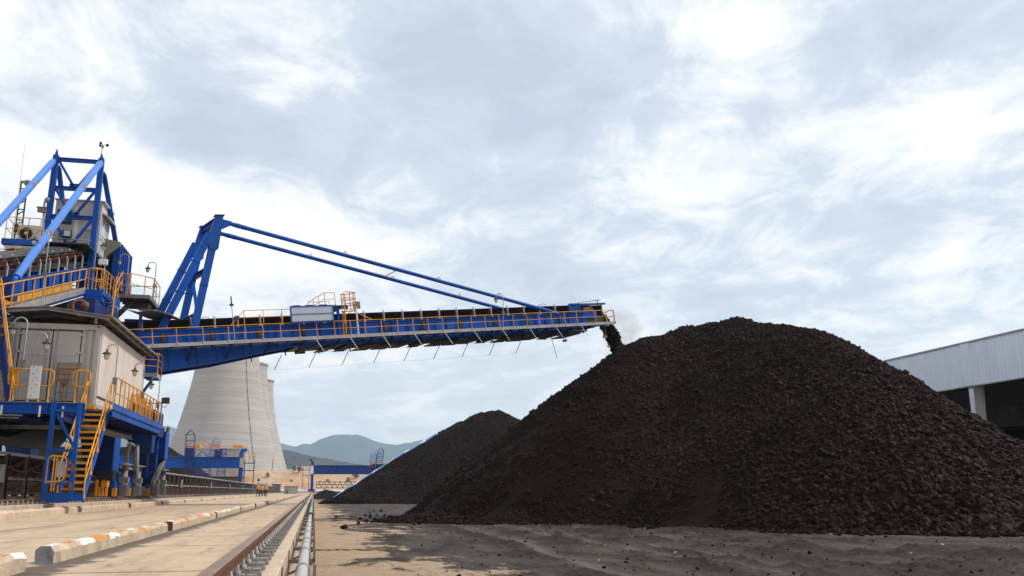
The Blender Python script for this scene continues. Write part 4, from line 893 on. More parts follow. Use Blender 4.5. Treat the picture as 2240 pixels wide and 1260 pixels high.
sr = thing('access_stair', 'steep blue stair with yellow treads and rails hanging beside the container', 'stair', (-7.7, 32.4, .44))
sa, sb = V3(0, 32.42, .41), V3(0, 34.9, PZ-.1); sx0, sx1 = -8.12, -7.35
m = MB(); 
for x in (sx0, sx1): m.beam(sa+V3(x, 0, 0), sb+V3(x, 0, 0), .05, .24, m=0)
m.box(sx0-.02, sx1+.03, 32.32, 32.47, .40, .62); m.build('stringers', M['blue'], sr)
first = None
for k in range(14):
    p = sa+(sb-sa)*((k+.6)/14.2); t = MB(); t.box(sx0+.03, sx1-.03, p.y-.12, p.y+.12, p.z+.02, p.z+.055); t.box(sx0+.03, sx1-.03, p.y-.125, p.y-.118, p.z-.02, p.z+.06); t.build('tread', M['yellow'], sr)
for x in (sx0-.02, sx1+.02):
    a, b_ = sa+V3(x, -.05, .1), sb+V3(x, .0, .1); guard('handrail', M['yellow'], sr, seg(a, b_, 4), h=1.0, r=.026)
m = MB(); x = -8.45
m.path([(x, 32.15, .95), (x, 32.15, 1.75), (x+.1, 32.15, 1.83), (x+.48, 32.15, 1.80), (x+.56, 32.15, 1.7), (x+.52, 32.15, 1.1), (x+.42, 32.15, 1.02), (x, 32.15, 1.0)], .026, 6); m.tube((x+.18, 32.15, .7), (x+.18, 32.15, 1.82), .026, 6); m.tube((x+.26, 32.15, .7), (x+.26, 32.15, 1.8), .02, 6); m.build('end_loop', M['yellow'], sr)
m = MB(); m.box(x+.28, x+.5, 32.17, 32.19, 1.15, 1.65); m.build('notice_plate', M['grey'], sr)
for q in (1.32, .72): m = MB(); m.box(-7.73, -7.65, 32.09, 32.12, q, q+.26); m.build('stripe_mark', M['roller'], sr)

# container ----------------------------------------------------------
ct = thing('electrical_container', 'beige grey electrical container with double doors and ribbed cream side', 'container', (-9.3, 38, PZ))
cx0, cx1, cy0, cy1, cz0, cz1 = -11.12, -7.93, 35.1, 43.7, PZ+.1, 6.68
def cp(m, nm, mt, par=None, **k): return m.build(nm, M[mt] if isinstance(mt, str) else [M[a] for a in mt], par or ct, **k)
m = MB(); m.box(cx0+.08, cx1-.07, cy0+.12, cy1, cz0, cz1)
for x in (cx0, cx1-.16): m.box(x, x+.16, cy0, cy0+.16, cz0, cz1)
m.box(cx0+.16, cx1-.16, cy0+.01, cy0+.13, cz1-.2, cz1-.002); m.box(cx0+.16, cx1-.16, cy0+.01, cy0+.13, cz0+.002, cz0+.16)
for x0, x1 in ((cx0+.2, cx0+.30), (cx0+.38, cx0+.46), (cx1-.62, cx1-.50), (cx1-.38, cx1-.28)): m.box(x0, x1, cy0+.05, cy0+.13, cz0+.17, cz1-.21)
cp(m, 'wall', 'box')
m = MB()
for x in (cx0+.08, cx1-.08): m.box(x-.035, x+.035, cy0-.004, cy0+.02, cz1-.11, cz1-.05)
d0, d1 = cx0+.52, cx1-.66; dm = (d0+d1)/2+.05
m.box(d0-.03, d1+.03, cy0+.06, cy0+.10, cz0+.12, cz1-.24); cp(m, 'door_gap', 'gap_shade')
for a, b_, sgn in ((d0, dm-.02, -1), (dm+.02, d1, 1)):
    m = MB(); zb, zt = cz0+.2, cz1-.27; m.box(a, b_, cy0+.035, cy0+.09, zb, zt)
    for z in (zb+.72, zb+1.62): m.box(a+.14, b_-.12, cy0+.018, cy0+.034, z, z+.10)
    dr = cp(m, 'door', 'box', bevel=.008)
    rx = dm-.15 if sgn < 0 else dm+.16; q = MB(); q.tube((rx, cy0+.0, cz0+.12), (rx, cy0+.0, cz1-.12), .02, 8)
    for z in (zb+.1, zb+.9, zb+1.5, zt-.12): q.box(rx-.04, rx+.04, cy0-.01, cy0+.033, z-.035, z+.035)
    cp(q, 'locking_bar', 'grey', dr)
    hx = a-.0 if sgn < 0 else b_
    for z in (zb+.12, zb+.62, zb+1.1, zb+1.75, zt-.12): q = MB(); q.box(hx-.09, hx+.09, cy0+.005, cy0+.032, z-.04, z+.04); cp(q, 'hinge', 'box', dr)
# ribbed side
m = MB(); n = 42; ys = np.linspace(cy0+.18, cy1, n*4+1); vs = []
for i, y in enumerate(ys):
    x = cx1+.012+(.045 if (i % 4) in (1, 2) else 0); vs += [(x, y, cz0+.42), (x, y, cz1-.03)]
m.add(vs, [(2*i, 2*i+2, 2*i+3, 2*i+1) for i in range(len(ys)-1)]); m.box(cx1-.06, cx1+.019, cy0+.17, cy1, cz0, cz1-.04); m.box(cx1-.01, cx1+.05, cy0+.165, cy0+.185, cz0, cz1); m.box(cx1-.01, cx1+.06, cy0+.17, cy1, cz1-.04, cz1-.01); cp(m, 'ribbed_side', 'clad')
m = MB(); m.box(cx1+.02, cx1+.055, cy0+.2, cy1, cz0+.38, cz0+.43); cp(m, 'side_flashing', 'dark')
# roof canopy: shallow gable sheet on brackets
m = MB(); ry0, ry1, rx, rz = 34.6, 44.5, -9.75, 7.2
for xe, ze in ((-11.22, 7.06), (-7.45, 6.90)):
    m.prism([(rx, ry0, rz), (xe, ry0, ze), (xe, ry0, ze+.035), (rx, ry0, rz+.035)], (0, ry1-ry0, 0))
m.prism([(-7.45, ry0, 6.935), (-7.43, ry0, 6.935), (-7.43, ry0, 6.87), (-7.45, ry0, 6.87)], (0, ry1-ry0, 0)); rf = cp(m, 'roof', 'roofu')
m = MB()
for y in np.arange(ry0+.1, ry1, 1.35): m.beam((rx, y, rz-.06), (-7.55, y, 6.85), .08, .1); m.beam((rx, y, rz-.06), (-11.15, y, 6.99), .08, .1); m.beam((cx1-.1, y, cz1-.02), (cx1-.1, y, 6.9), .08, .08)
for x, z in ((-7.65, 6.86), (-8.6, 6.98), (-10.6, 7.06)): m.beam((x, ry0+.05, z-.03), (x, ry1, z-.03), .07, .07)
cp(m, 'roof_bracket', 'steel', rf)
# things on the platform
cbp = thing('cable_panel', 'tall open grey terminal panel with orange cables before the container doors', 'electrical panel', (-9.4, 34.6, PZ))
p0, p1 = ay(126, 792, 34.6), ay(159, 880, 34.6)
m = MB(); xa, xb, za, zb = p0.x, p1.x+.12, PZ, p0.z
for x in (xa, xb): m.box(x-.03, x+.03, 34.6, 34.72, za, zb)
for z in (za+.55, za+1.0, za+1.2, za+1.42, zb-.03): m.box(xa+.03, xb-.03, 34.6, 34.68, z-.02, z+.02)
m.box(xa+.16, xa+.22, 34.6, 34.66, za, za+.9); m.box(xa+.36, xa+.42, 34.6, 34.66, za, za+.9); m.build('rack_frame', M['steel'], cbp)
m = MB(); m.box(xa+.05, xb-.05, 34.7, 34.74, zb-.36, zb-.06); m.build('name_plate', M['tan'], cbp)
m = MB()
for k in range(9): xk = xa+.08+k*.052; m.path([(xk, 34.59, za+1.33), (xk+.02*(-1)**k, 34.55, za+1.1), ((xa+.29), 34.57, za+.7), (xa+.29, 34.6, za+.02)], .012, 5)
m.build('cables', M['roller'], cbp)
wp = thing('signal_panel', 'white perforated upright panel with small lights on the platform rail', 'panel', (-9.9, 32.3, PZ))
m = MB(); q0, q1 = ay(66, 800, 32.27), ay(84, 872, 32.27); m.box(q0.x+.02, q1.x-.0, 32.25, 32.29, q1.z, q0.z); m.build('plate', M['white'], wp)
m = MB()
for k in range(9): z = q1.z+.1+k*.12; x = (q0.x+q1.x)/2+(.07 if k % 2 else -.05); m.box(x-.03, x+.03, 32.235, 32.25, z-.03, z+.03, 0); m.box(x-.015, x+.015, 32.23, 32.236, z-.015, z+.015, 1)
m.build('lights', [M['white'], M['roller']], wp)
lamp(ay(41, 868, 32.46), 2.65, 0+math.pi, .42, 'gooseneck lamp before the container doors, the taller of two on one rail', True, s=1.2)
lamp(ay(62, 872, 32.5), 2.2, R(-5), .38, 'shorter gooseneck lamp facing right before the container doors')
lamp((-7.08, 34.15, PZ), 2.25, R(180), .36, 'gooseneck lamp in front of the ribbed cream container side')
lamp((-7.08, 39.4, PZ), 2.3, R(180), .36, 'gooseneck lamp at the rear corner of the ribbed container side')
lamp((-7.08, 43.4, PZ), 2.2, R(180), .36, 'gooseneck lamp at the far end of the container platform under the boom')
fl = thing('floodlight', 'square black floodlight on a thin post at the platform end', 'floodlight', (-7.0, 44.2, PZ+.9))
m = MB(); m.tube((-7.05, 44.2, PZ), (-7.05, 44.2, PZ+1.35), .025, 6); m.path([(-7.05, 44.2, PZ+.95), (-6.9, 44.2, PZ+.9), (-6.8, 44.2, PZ+1.02)], .015, 5); m.build('bracket', M['steel'], fl); m = MB(); m.box(-7.02, -6.72, 44.1, 44.3, PZ+1.08, PZ+1.36); m.build('lamp_head', M['dark'], fl, bevel=.02)
bp_ = thing('boom_platform', 'small blue railed landing behind the container under the boom', 'platform', (-8.2, 46.5, 6))
pa, pb_ = ay(314, 815, 46.4), ay(343, 827, 46.4)
m = MB(); m.box(pa.x, pb_.x, 46.4, 47.6, pb_.z, pa.z-.2, 0); m.box(pa.x, pb_.x+.02, 46.37, 47.6, pa.z-.2, pa.z-.02, 1); m.beam((pb_.x-.3, 47, pb_.z), (pb_.x-1.2, 47, pb_.z-1.5), .12, .12); m.build('deck', [M['blue'], M['grey']], bp_)
guard('guard_rail', M['yellow'], bp_, [(pa.x, 46.4, pa.z), (pb_.x, 46.4, pa.z), (pb_.x, 47.6, pa.z)], h=.95, r=.022, mids=(.35, .68))
# orange stair running up to the belt walkway at the left edge
us = thing('ladder_stair', 'steep yellow ship ladder at the left edge climbing to the inclined belt walkway', 'stair', (-10.6, 30.5, PZ))
a, b_ = ay(26, 876, 33.2), ay(-2, 640, 34.8)
for dx in (0, -.62): guard('handrail', M['yellow'], us, seg(a+V3(dx, 0, 0), b_+V3(dx, 0, 0), 3), h=.55, r=.03)
m = MB()
for dx in (.02, -.6): m.beam(a+V3(dx, 0, -.1), b_+V3(dx, 0, -.1), .05, .18)
m.build('stringers', M['blue'], us)
for k in range(12): t = MB(); p = a+(b_-a)*(k/12); t.box(p.x-.58, p.x, p.y-.1, p.y+.1, p.z, p.z+.03); t.build('tread', M['yellow'], us)
m = MB(); m.box(a.x-.35, a.x+.05, 33.4, 33.43, PZ+.55, PZ+1.25); m.build('mesh_panel', M['yellow'], us)
m = MB(); m.beam(ay(20, 885, 32.5), ay(2, 742, 32.5), .16, .18, (0, 1, 0)); m.build('post', M['shade_blue'], us)
# ---------------------------------------------------------------- inclined tripper belt
SL = math.tan(R(16.4)); TY0, TY1 = 26., 51.5
def TZ(y, z36=8.55): return z36+(y-36.9)*SL
tu = Vector((0, 1, SL)).normalized(); tw = Vector((0, -SL, 1)).normalized()
tp = thing('tripper_conveyor', 'rising belt conveyor with orange rollers and yellow railed walkway at left', 'conveyor', (-12.6, 40, 5))
def tt(m, nm, mt, **k): return m.build(nm, M[mt] if isinstance(mt, str) else [M[a] for a in mt], tp, **k)
def tb(m, x0, x1, y0, y1, z0, z1, k=0): 
    """box following the incline: z measured from the girder top line"""
    c0, c1 = V3((x0+x1)/2, y0, TZ(y0)+(z0+z1)/2), V3((x0+x1)/2, y1, TZ(y1)+(z0+z1)/2)
    return m.beam(c0, c1, x1-x0, z1-z0, tw, k)
for x0 in (-11.98, -13.55):
    m = MB(); tb(m, x0, x0+.03, TY0, TY1-1, -.62, 0); tb(m, x0-.1, x0+.14, TY0, TY1-1, -.02, .02); tb(m, x0-.1, x0+.14, TY0, TY1-1, -.66, -.62)
    for y in np.arange(TY0, TY1-1, .95): tb(m, x0+.03, x0+.12, y, y+.03, -.6, -.03)
    tt(m, 'girder', 'blue')
m = MB(); tb(m, -13.4, -12.0, TY0, 47, -.9, -.86); tt(m, 'under_tray', 'dark')
m = MB()
for y in np.arange(27, 50, 1.6): tb(m, -13.4, -12.0, y, y+.1, -.5, -.35)
tt(m, 'cross_beams', 'shade_blue')
m = MB()
for (xa, za), (xb, zb) in zip([(-12.0, .93), (-12.32, .60), (-13.2, .60), (-13.52, .93)][:-1], [(-12.32, .60), (-13.2, .60), (-13.52, .93)]):
    m.prism([(xa, TY0, TZ(TY0)+za), (xb, TY0, TZ(TY0)+zb), (xb, 51.5, TZ(51.5)+zb), (xa, 51.5, TZ(51.5)+za)], tw*-.02)
tt(m, 'conveyor_belt', 'black')
m = MB(); L = []
ys = np.arange(TY0, 51.6, .35); xs = np.linspace(-13.5, -12.02, 13); vs = []
for y in ys:
    for x in xs:
        t = abs((x+12.76)/.74); vs.append((x, y, TZ(y)+.93+.16*(1-t**2)+.035*fbm(np.array([x*3.]), np.array([y*1.2]), 3, 7)[0]*(t < .99)))
nx_ = len(xs); m.add(vs, [(j*nx_+i, j*nx_+i+1, (j+1)*nx_+i+1, (j+1)*nx_+i) for j in range(len(ys)-1) for i in range(nx_-1)], 0, True); tt(m, 'carried_coal', 'black')
y0 = 36.87
im = MB(); 
for sg, xb in ((1, -11.9), (-1, -13.62)): im.path([(xb, y0, TZ(y0)+.02), (xb, y0, TZ(y0)+.55), (xb-.05*sg, y0-.05, TZ(y0)+.72), (xb-.30*sg, y0-.12, TZ(y0)+.95)], .05, 6)
im.beam((-11.9, y0, TZ(y0)+.2), (-13.62, y0, TZ(y0)+.2), .07, .07); ti = tt(im, 'idler', 'grey', org=(-12.7, y0, TZ(y0)))
for a, b_ in (((-11.93, .78), (-12.3, .46)), ((-12.36, .42), (-13.16, .42)), ((-13.59, .78), (-13.22, .46))):
    r_ = MB(); r_.tube((a[0], y0-.15, TZ(y0)+a[1]), (b_[0], y0-.15, TZ(y0)+b_[1]), .10, 10); r_.build('roller', M['roller'], ti)
for k in list(range(-6, 0))+list(range(1, 12)): dup(ti, Vector((0, 1, SL))*1.31*k)
m = MB(); 
for z in (.66, .84): m.tube((-11.84, TY0, TZ(TY0)+z), (-11.84, 50, TZ(50)+z), .012, 5)
tt(m, 'pull_wire', 'dark')
# walkway, toe board and rail
WZ = -.95; wx0, wx1 = -11.86, -11.28
m = MB(); tb(m, wx0, wx1, TY0, 45.9, WZ-.02, WZ+.02, 0); tb(m, wx1-.01, wx1+.015, TY0, 45.9, WZ-.20, WZ+.10, 1); tb(m, wx1-.05, wx1+.02, TY0, 45.9, WZ-.30, WZ-.21, 2); tb(m, wx0-.03, wx0+.0, TY0, 45.9, WZ-.02, WZ+.30, 3)
m.tube((wx1+.05, TY0, TZ(TY0)+WZ-.33), (wx1+.05, 45.5, TZ(45.5)+WZ-.33), .022, 6, m=4)
for y in np.arange(27, 45.8, 1.25): tb(m, -13.5, wx1-.02, y, y+.08, WZ-.2, WZ-.04, 2)
tt(m, 'walkway', ('steel', 'grey', 'shade_blue', 'yellow', 'white'))
guard('guard_rail', M['yellow'], tp, [V3(wx1, y, TZ(y)+WZ) for y in (26.5, 28, 29.5, 31, 32.3, 33.6, 34.8, 35.8, 36.9, 38.2, 39.6, 40.8, 42.1, 43.3, 44.6, 45.8)], h=1.02, r=.028, loopends=True)
guard('guard_rail', M['yellow'], tp, [V3(-14.4, y, TZ(y)+.0) for y in np.arange(30, 50, 1.4)], h=.95, r=.026)
m = MB(); tb(m, -14.4, -13.7, TY0, 49, -.05, 0); tt(m, 'far_walkway', 'steel')
# landing at the top, its stair down and the side deck on the right
LZ = TZ(46)+WZ
m = MB(); m.box(-12, -10.55, 46.0, 48.2, LZ-.04, LZ, 0); m.box(-11.3, -10.5, 45.9, 46.02, LZ-.34, LZ-.02, 1); m.box(-10.55, -10.48, 46.0, 48.2, LZ-.24, LZ+.05, 1); m.box(-11.35, -10.45, 45.8, 46.3, LZ-.62, LZ-.38, 1); tt(m, 'landing', ('grey', 'blue'))
guard('guard_rail', M['yellow'], tp, [(-11.2, 46.05, LZ), (-10.85, 46.05, LZ), (-10.55, 46.2, LZ), (-10.5, 46.8, LZ), (-10.5, 47.5, LZ), (-10.5, 48.2, LZ), (-11.1, 48.2, LZ)], h=1.05, r=.028, loopends=True)
guard('guard_rail', M['yellow'], tp, [(-11.2, 46.9, LZ), (-10.9, 47.2, LZ), (-10.9, 48.1, LZ)], h=1.3, r=.028)
m = MB(); s0, s1 = V3(0, 46.6, 7.3), V3(0, 46.6, LZ-.05)
for x in (-10.9, -10.05): m.beam((x, 46.2, 7.2), (x+.0, 47.6, LZ-.05), .06, .2)
for k in range(8): z = 7.4+k*.36; m.box(-10.88, -10.07, 46.2+k*.18, 46.4+k*.18, z, z+.04, 1)
tt(m, 'inner_stair', ('blue', 'grey'))
guard('handrail', M['yellow'], tp, seg((-10.0, 46.1, 7.3), (-10.2, 47.3, LZ), 3), h=1.0, r=.026)
guard('handrail', M['yellow'], tp, seg((-10.25, 47.5, LZ-.4), (-10.35, 49.3, 11.0), 2), h=1.0, r=.026)
m = MB(); sz = 10.75; m.box(-10.6, -8.95, 49.4, 52.4, sz-.05, sz, 0)
for y in np.arange(49.6, 52.4, .62): m.box(-10.55, -8.98, y, y+.12, sz-.2, sz-.06, 1)
m.box(-10.62, -8.93, 49.37, 49.42, sz-.14, sz+.06, 2); m.box(-8.97, -8.92, 49.4, 52.4, sz-.14, sz+.06, 2); m.beam((-9.9, 50, sz-.2), (-10.9, 50, sz-1.4), .22, .22, m=1); m.box(-9.7, -9.1, 50.2, 51, sz-.5, sz-.22, 1); tt(m, 'side_deck', ('dark', 'dark', 'steel'))
guard('guard_rail', M['yellow'], tp, [(-10.6, 49.4, sz), (-10.05, 49.4, sz), (-9.95, 49.45, sz+.05), (-9.3, 49.8, sz), (-8.95, 50.3, sz), (-8.95, 51.2, sz), (-8.95, 52.3, sz), (-10.5, 52.4, sz)], h=1.15, r=.024)
lamp((wx1+.03, 39.3, TZ(39.3)+WZ-.2), 3.2, R(180), .55, 'gooseneck lamp on the inclined belt walkway crossing the sunlit blue stay', s=1.1)
lamp((-11.05, 46.3, LZ), 2.6, R(10), .3, 'gooseneck lamp at the top landing before the blue tower leg')
lamp((-10.15, 49.5, sz), 2.25, R(180), .45, 'gooseneck lamp left of two on the railed side deck against the sky')
lamp((-8.92, 50.4, sz-.2), 2.3, R(180), .42, 'gooseneck lamp at the right outer corner of the railed side deck')
jb = thing('junction_box', 'pale grey junction box on a post at the top landing', 'junction box', (-10.4, 46.5, LZ+1))
m = MB(); q = ay(226, 573, 46.3); m.box(q.x-.22, q.x+.2, 46.25, 46.4, q.z-.14, q.z+.14); m.build('casing', M['white'], jb, bevel=.01); m = MB(); m.tube((q.x+.05, 46.42, LZ), (q.x+.05, 46.42, q.z+.3), .03, 6); m.path([(q.x-.1, 46.3, q.z-.14), (q.x-.05, 46.25, q.z-.4), (q.x+.05, 46.3, q.z-.45)], .012, 5); m.build('post', M['grey'], jb)
# chute at the top of the incline
ch = thing('transfer_chute', 'blue ribbed transfer chute with dark hood right of the blue tower', 'chute', (-11.2, 52, 9.5))
m = MB(); m.prism([(-12.9, 49.6, 14.1), (-10.75, 49.9, 13.75), (-10.75, 49.9, 13.55), (-11.4, 49.9, 12.9), (-12.9, 49.6, 13.2)], (0, 3.2, 0)); m.build('hood', M['roofu'], ch)
m = MB(); m.box(-11.1, -10.75, 50.2, 53.0, 11.5, 13.7)
for y in np.arange(50.3, 53, .5): m.box(-10.75, -10.67, y, y+.07, 11.5, 13.7)
for x in (-11.05, -10.8): m.box(x-.04, x+.04, 50.12, 50.2, 11.5, 13.7)
m.box(-13, -11.1, 51.0, 53, 9.4, 13.2); m.build('chute_wall', M['blue'], ch)
lc = thing('belt_canopy', 'curved dark sheet canopy on a blue post over the boom belt root', 'canopy', (-9, 47.2, 8))
m = MB()
cps = [(-9.85, 9.62), (-9.4, 9.45), (-8.9, 9.36), (-8.4, 9.5), (-7.9, 9.44), (-7.55, 9.36)]
for (xa, za), (xb, zb) in zip(cps[:-1], cps[1:]): m.prism([(xa, 46.7, za), (xb, 46.7, zb), (xb, 46.7, zb+.035), (xa, 46.7, za+.035)], (.6, 2.2, .0))
m.build('sheet', M['roofu'], lc)
m = MB(); m.beam((-8.8, 46.8, 7.6), (-8.8, 46.8, 9.38), .14, .12, (0, 1, 0)); m.box(-9.9, -8.2, 48.6, 48.7, 8.3, 9.35); m.build('post', M['shade_blue'], lc)

# ---------------------------------------------------------------- A-frame tower over the belt
tw_ = thing('support_tower', 'blue braced frame tower with four tubular stays rising above the stacker', 'tower', (-12.75, 48, 10))
xl, xr, zt, zb = -13.85, -11.66, 17.7, 9.0
xl2, xr2 = -13.92, -11.62
for a, b_, tip in ((xl, xl2, .38), (xr, xr2, .28)):
    m = MB(); m.beam((a, 48, zt), (b_, 48, zb), .26, .26, (0, 1, 0)); m.prism([(a-.09, 47.95, zt), (a+.09, 47.95, zt), (a+.0, 47.95, zt+tip)], (0, .1, 0)); m.build('tower_leg', M['blue'], tw_)
xm = (xl+xr)/2
for z in (17.5, 15.95, 14.42, 12.85): m = MB(); m.ibeam((xl+.13, 48, z), (xr-.13, 48, z), .18, .2, .02); m.build('crossbeam', M['blue'], tw_)
m = MB()
for z0, z1 in ((17.42, 16.1), (15.88, 14.55), (14.35, 12.98)):
    for x in (xl+.16, xr-.16): m.beam((x, 48, z0), (xm+(.12 if x > xm else -.12), 48, z1), .12, .12, (0, 1, 0))
    m.box(xm-.3, xm+.3, 47.94, 48.06, z1-.06, z1+.12)
m.build('brace', M['blue'], tw_)
for a, b_, mt in ((V3(xr+.03, 47.8, 17.45), V3(-11.62, 36.75, TZ(36.75)-.02), 'sheen_blue'), (V3(xl-.03, 47.8, 17.35), V3(-13.85, 36.75, TZ(36.75)), 'sheen_blue'), (V3(xr+.12, 48.2, 17.0), V3(-11.2, 53.4, 12.4), 'blue'), (V3(xl+.1, 48.2, 17.2), V3(-13.9, 53.4, 12.4), 'blue')):
    m = MB(); m.tube(a+(b_-a)*.02, b_-(b_-a)*.03, .165 if mt == 'sheen_blue' else .13, 16); m.tube(a, a+(b_-a)*.03, .10, 8); m.tube(b_-(b_-a)*.035, b_, .09, 8); o = m.build('stay_tube', M[mt], tw_)
    if mt == 'sheen_blue':
        for t in (.28, .68): p = a+(b_-a)*t; q = MB(); q.box(p.x+.1, p.x+.2, p.y-.03, p.y+.03, p.z-.02, p.z+.22); q.build('lifting_lug', M['yellow'], o)
m = MB(); m.box(-11.75, -11.45, 36.2, 37.0, TZ(36.7)-.7, TZ(36.7)+.12); m.build('stay_anchor', M['blue'], tw_)
for x in (-13.75, -11.5): m = MB(); m.beam((x, 50.6, 9), (x, 50.6, 13), .22, .22, (0, 1, 0)); m.build('rear_post', M['blue'], tw_)
m = MB(); m.beam((-14.9, 49.5, 9.6), (-15.2, 46.6, 12.5), .18, .18); m.beam((-13.6, 46.6, 9.9), (-13.5, 46.6, 12.5), .18, .2, (0, 1, 0)); m.build('deck_prop', M['blue'], tw_)
# cab deck
cd = thing('cab_deck', 'blue deck behind the tower carrying the cabin and the air conditioner', 'platform', (-13.4, 49, 12.5))
m = MB(); m.box(-15.35, -11.5, 46.45, 51.2, 12.62, 12.68, 0); m.box(-15.38, -13.5, 46.4, 46.46, 12.44, 12.72, 1); m.box(-15.4, -15.35, 46.4, 49.5, 12.44, 12.72, 1); m.box(-13.9, -11.4, 48.25, 48.33, 12.46, 12.66, 1); m.build('deck', [M['dark'], M['blue']], cd)
m = MB(); m.box(-15.2, -13.9, 46.3, 46.38, 12.2, 12.34)
for k in range(7): m.box(-14.95+k*.16, -14.85+k*.16, 46.28, 46.3, 12.2, 12.34)
m.build('cable_tray', M['grey'], cd)
m = MB(); m.box(-14.6, -13.9, 46.8, 49.5, 12.1, 12.6); m.beam((-14.5, 47.2, 12.3), (-14.4, 48.2, 10.0), .35, .3); m.beam((-14.1, 47.2, 12.3), (-14.0, 48.2, 10.0), .3, .3); m.build('deck_bracket', M['dark'], cd)
guard('guard_rail', M['yellow'], cd, [(-13.75, 46.5, 12.68), (-14.3, 46.5, 12.68), (-14.75, 46.5, 12.68), (-15.3, 46.5, 12.68), (-15.35, 47.6, 12.68), (-15.35, 49.2, 12.68)], h=1.15, r=.022)
# cabin
cb = thing('operator_cabin', 'beige operator cabin with green windows behind the blue tower frame', 'cabin', (-12.7, 50, 12.7))
m = MB(); kx0, kx1, ky0, ky1, kz0, kz1 = -13.78, -11.53, 48.6, 50.7, 12.7, 15.5
m.box(kx0, kx1, ky0, ky1, kz0, kz1); m.box(kx0+.98, kx0+1.02, ky0-.05, ky0, kz0+.2, kz1-.1); m.build('wall', M['cabin'], cb, bevel=.03)
m = MB(); m.box(kx0-.05, kx1+.16, ky0-.1, ky1+.15, kz1+.002, kz1+.06); m.build('roof', M['cabin'], cb)
m = MB(); m.box(kx0+.12, kx0+.86, ky0-.012, ky0+.01, 14.2, 15.0); m.build('window', M['glass'], cb)
m = MB(); m.box(kx0+.3, kx0+.86, ky0-.012, ky0+.01, 13.35, 13.85); m.build('window', M['glass'], cb)
for z0, z1 in ((13.85, 14.75), (12.85, 13.7)):
    m = MB(); m.box(kx1-.01, kx1+.012, ky0+.3, ky1-.25, z0, z1, 1); wdo = m.build('window', [M['pale_glass'], M['pale_glass']], cb); m = MB()
    for z in (z0, z1): m.box(kx1+.012, kx1+.03, ky0+.27, ky1-.22, z-.03, z+.03)
    for y in (ky0+.3, ky1-.25, (ky0+ky1)/2): m.box(kx1+.012, kx1+.028, y-.03, y+.03, z0+.03, z1-.03)
    m.build('frame', M['white'], wdo)
m = MB(); m.prism([(kx1, ky0+.2, 14.95), (kx1+.38, ky0+.2, 14.72), (kx1+.38, ky0+.2, 14.78), (kx1, ky0+.2, 15.03)], (0, ky1-ky0-.4, 0)); m.build('sun_visor', M['cabin'], cb)
m = MB(); m.box(kx0+1.0, kx0+1.16, ky0-.1, ky0-.02, 13.1, 15.1); m.box(kx0+1.5, kx0+2.0, ky0-.12, ky0-.005, 13.95, 14.1); m.build('duct', M['white'], cb)
m = MB(); m.prism([(kx0-.1, ky0+.0, 12.68), (kx1+.05, ky0, 12.68), (kx1-.5, ky0+.3, 12.05), (kx0+.9, ky0+.3, 12.2)], (0, 2.2, 0)); m.build('floor_pan', M['dark'], cb)
# air conditioner
acn = thing('air_conditioner', 'pale box air conditioner with round fan on the cab deck', 'air conditioner', (-14.4, 47, 12.7))
A0, A1 = ay(42, 491, 47), ay(86, 522, 47); ax0, ax1, azb, azt = A0.x, A1.x, 12.74, A0.z
m = MB(); m.box(ax0, ax1, 47, 47.4, azb, azt); m.build('casing', M['cabin'], acn, bevel=.025)
fx, fz, fr_ = ax0+.36, (azb+azt)/2, .30
m = MB(); m.lathe([(0, .002), (.27, .002), (.27, .0)], (fx, 46.995, fz), 24, axis=(0, -1, 0)); m.lathe([(fr_, 0), (fr_, .03), (fr_-.03, .03), (fr_-.03, 0)], (fx, 46.985, fz), 24, axis=(0, -1, 0))
for r_ in (.24, .18, .12): m.lathe([(r_, .01), (r_, .022), (r_-.015, .022), (r_-.015, .01)], (fx, 46.985, fz), 20, axis=(0, -1, 0))
m.build('fan_grille', M['dark'], acn)
m = MB(); m.lathe([(0, .03), (.08, .03), (.09, 0)], (fx, 46.985, fz), 14, axis=(0, -1, 0)); m.build('fan_hub', M['cabin'], acn)
m = MB(); m.box(ax0+.08, ax1-.08, 47.05, 47.35, 12.68, azb-.001); m.build('feet', M['dark'], acn)
# masts and instruments
an_ = thing('antenna_mast', 'dark lattice antenna mast with thin whip left of the cabin', 'mast', (-14.95, 47.1, 12.6))
lx, rx_ = ay(32, 515, 47.1).x, ay(46, 515, 47.1).x
m = MB()
for x in (lx, rx_): m.beam((x, 47.1, 12.6), (x, 47.1, 15.9), .06, .06, (0, 1, 0))
for k in range(12): z = 12.8+k*.27; m.beam((lx, 47.1, z), (rx_, 47.1, z+(.2 if k % 2 else 0)), .04, .05)
m.box(lx-.03, lx+.2, 47.0, 47.1, 13.2, 13.6); m.build('lattice', M['dark'], an_)
m = MB(); m.tube((lx-.08, 47.1, 12.7), (lx-.05, 47.1, 17.9), .014, 5, r2=.006); m.build('whip', M['steel'], an_)
m = MB(); m.lathe([(.16, 0), (.18, .08), (.1, .2), (0, .22)], (rx_+.02, 47.0, 15.75), 12, axis=(.5, -.8, .2)); m.beam((lx, 47.1, 15.9), (rx_+.1, 47.1, 15.9), .05, .05); m.build('siren', M['steel'], an_)
cm = thing('camera_post', 'grey curved post with camera and box left of the blue tower', 'camera post', (-14.0, 47.2, 12.7))
m = MB(); c0 = ay(92, 535, 47.2); c1 = ay(97, 445, 47.2); m.path([c0, c1, c1+V3(.03, 0, .2), c1+V3(.12, 0, .3), c1+V3(.22, 0, .26)], .055, 8); m.build('post', M['grey'], cm)
m = MB(); q = ay(103, 438, 47.1); m.lathe([(.05, -.12), (.10, -.06), (.10, .1), (.04, .14)], q, 12); m.build('camera', M['steel'], cm)
m = MB(); q = ay(93, 460, 47.1); m.box(q.x-.2, q.x+.22, 46.95, 47.15, q.z-.12, q.z+.1); m.box(q.x-.25, q.x+.25, 46.9, 47.2, q.z+.1, q.z+.13); m.build('box', M['steel'], cm)
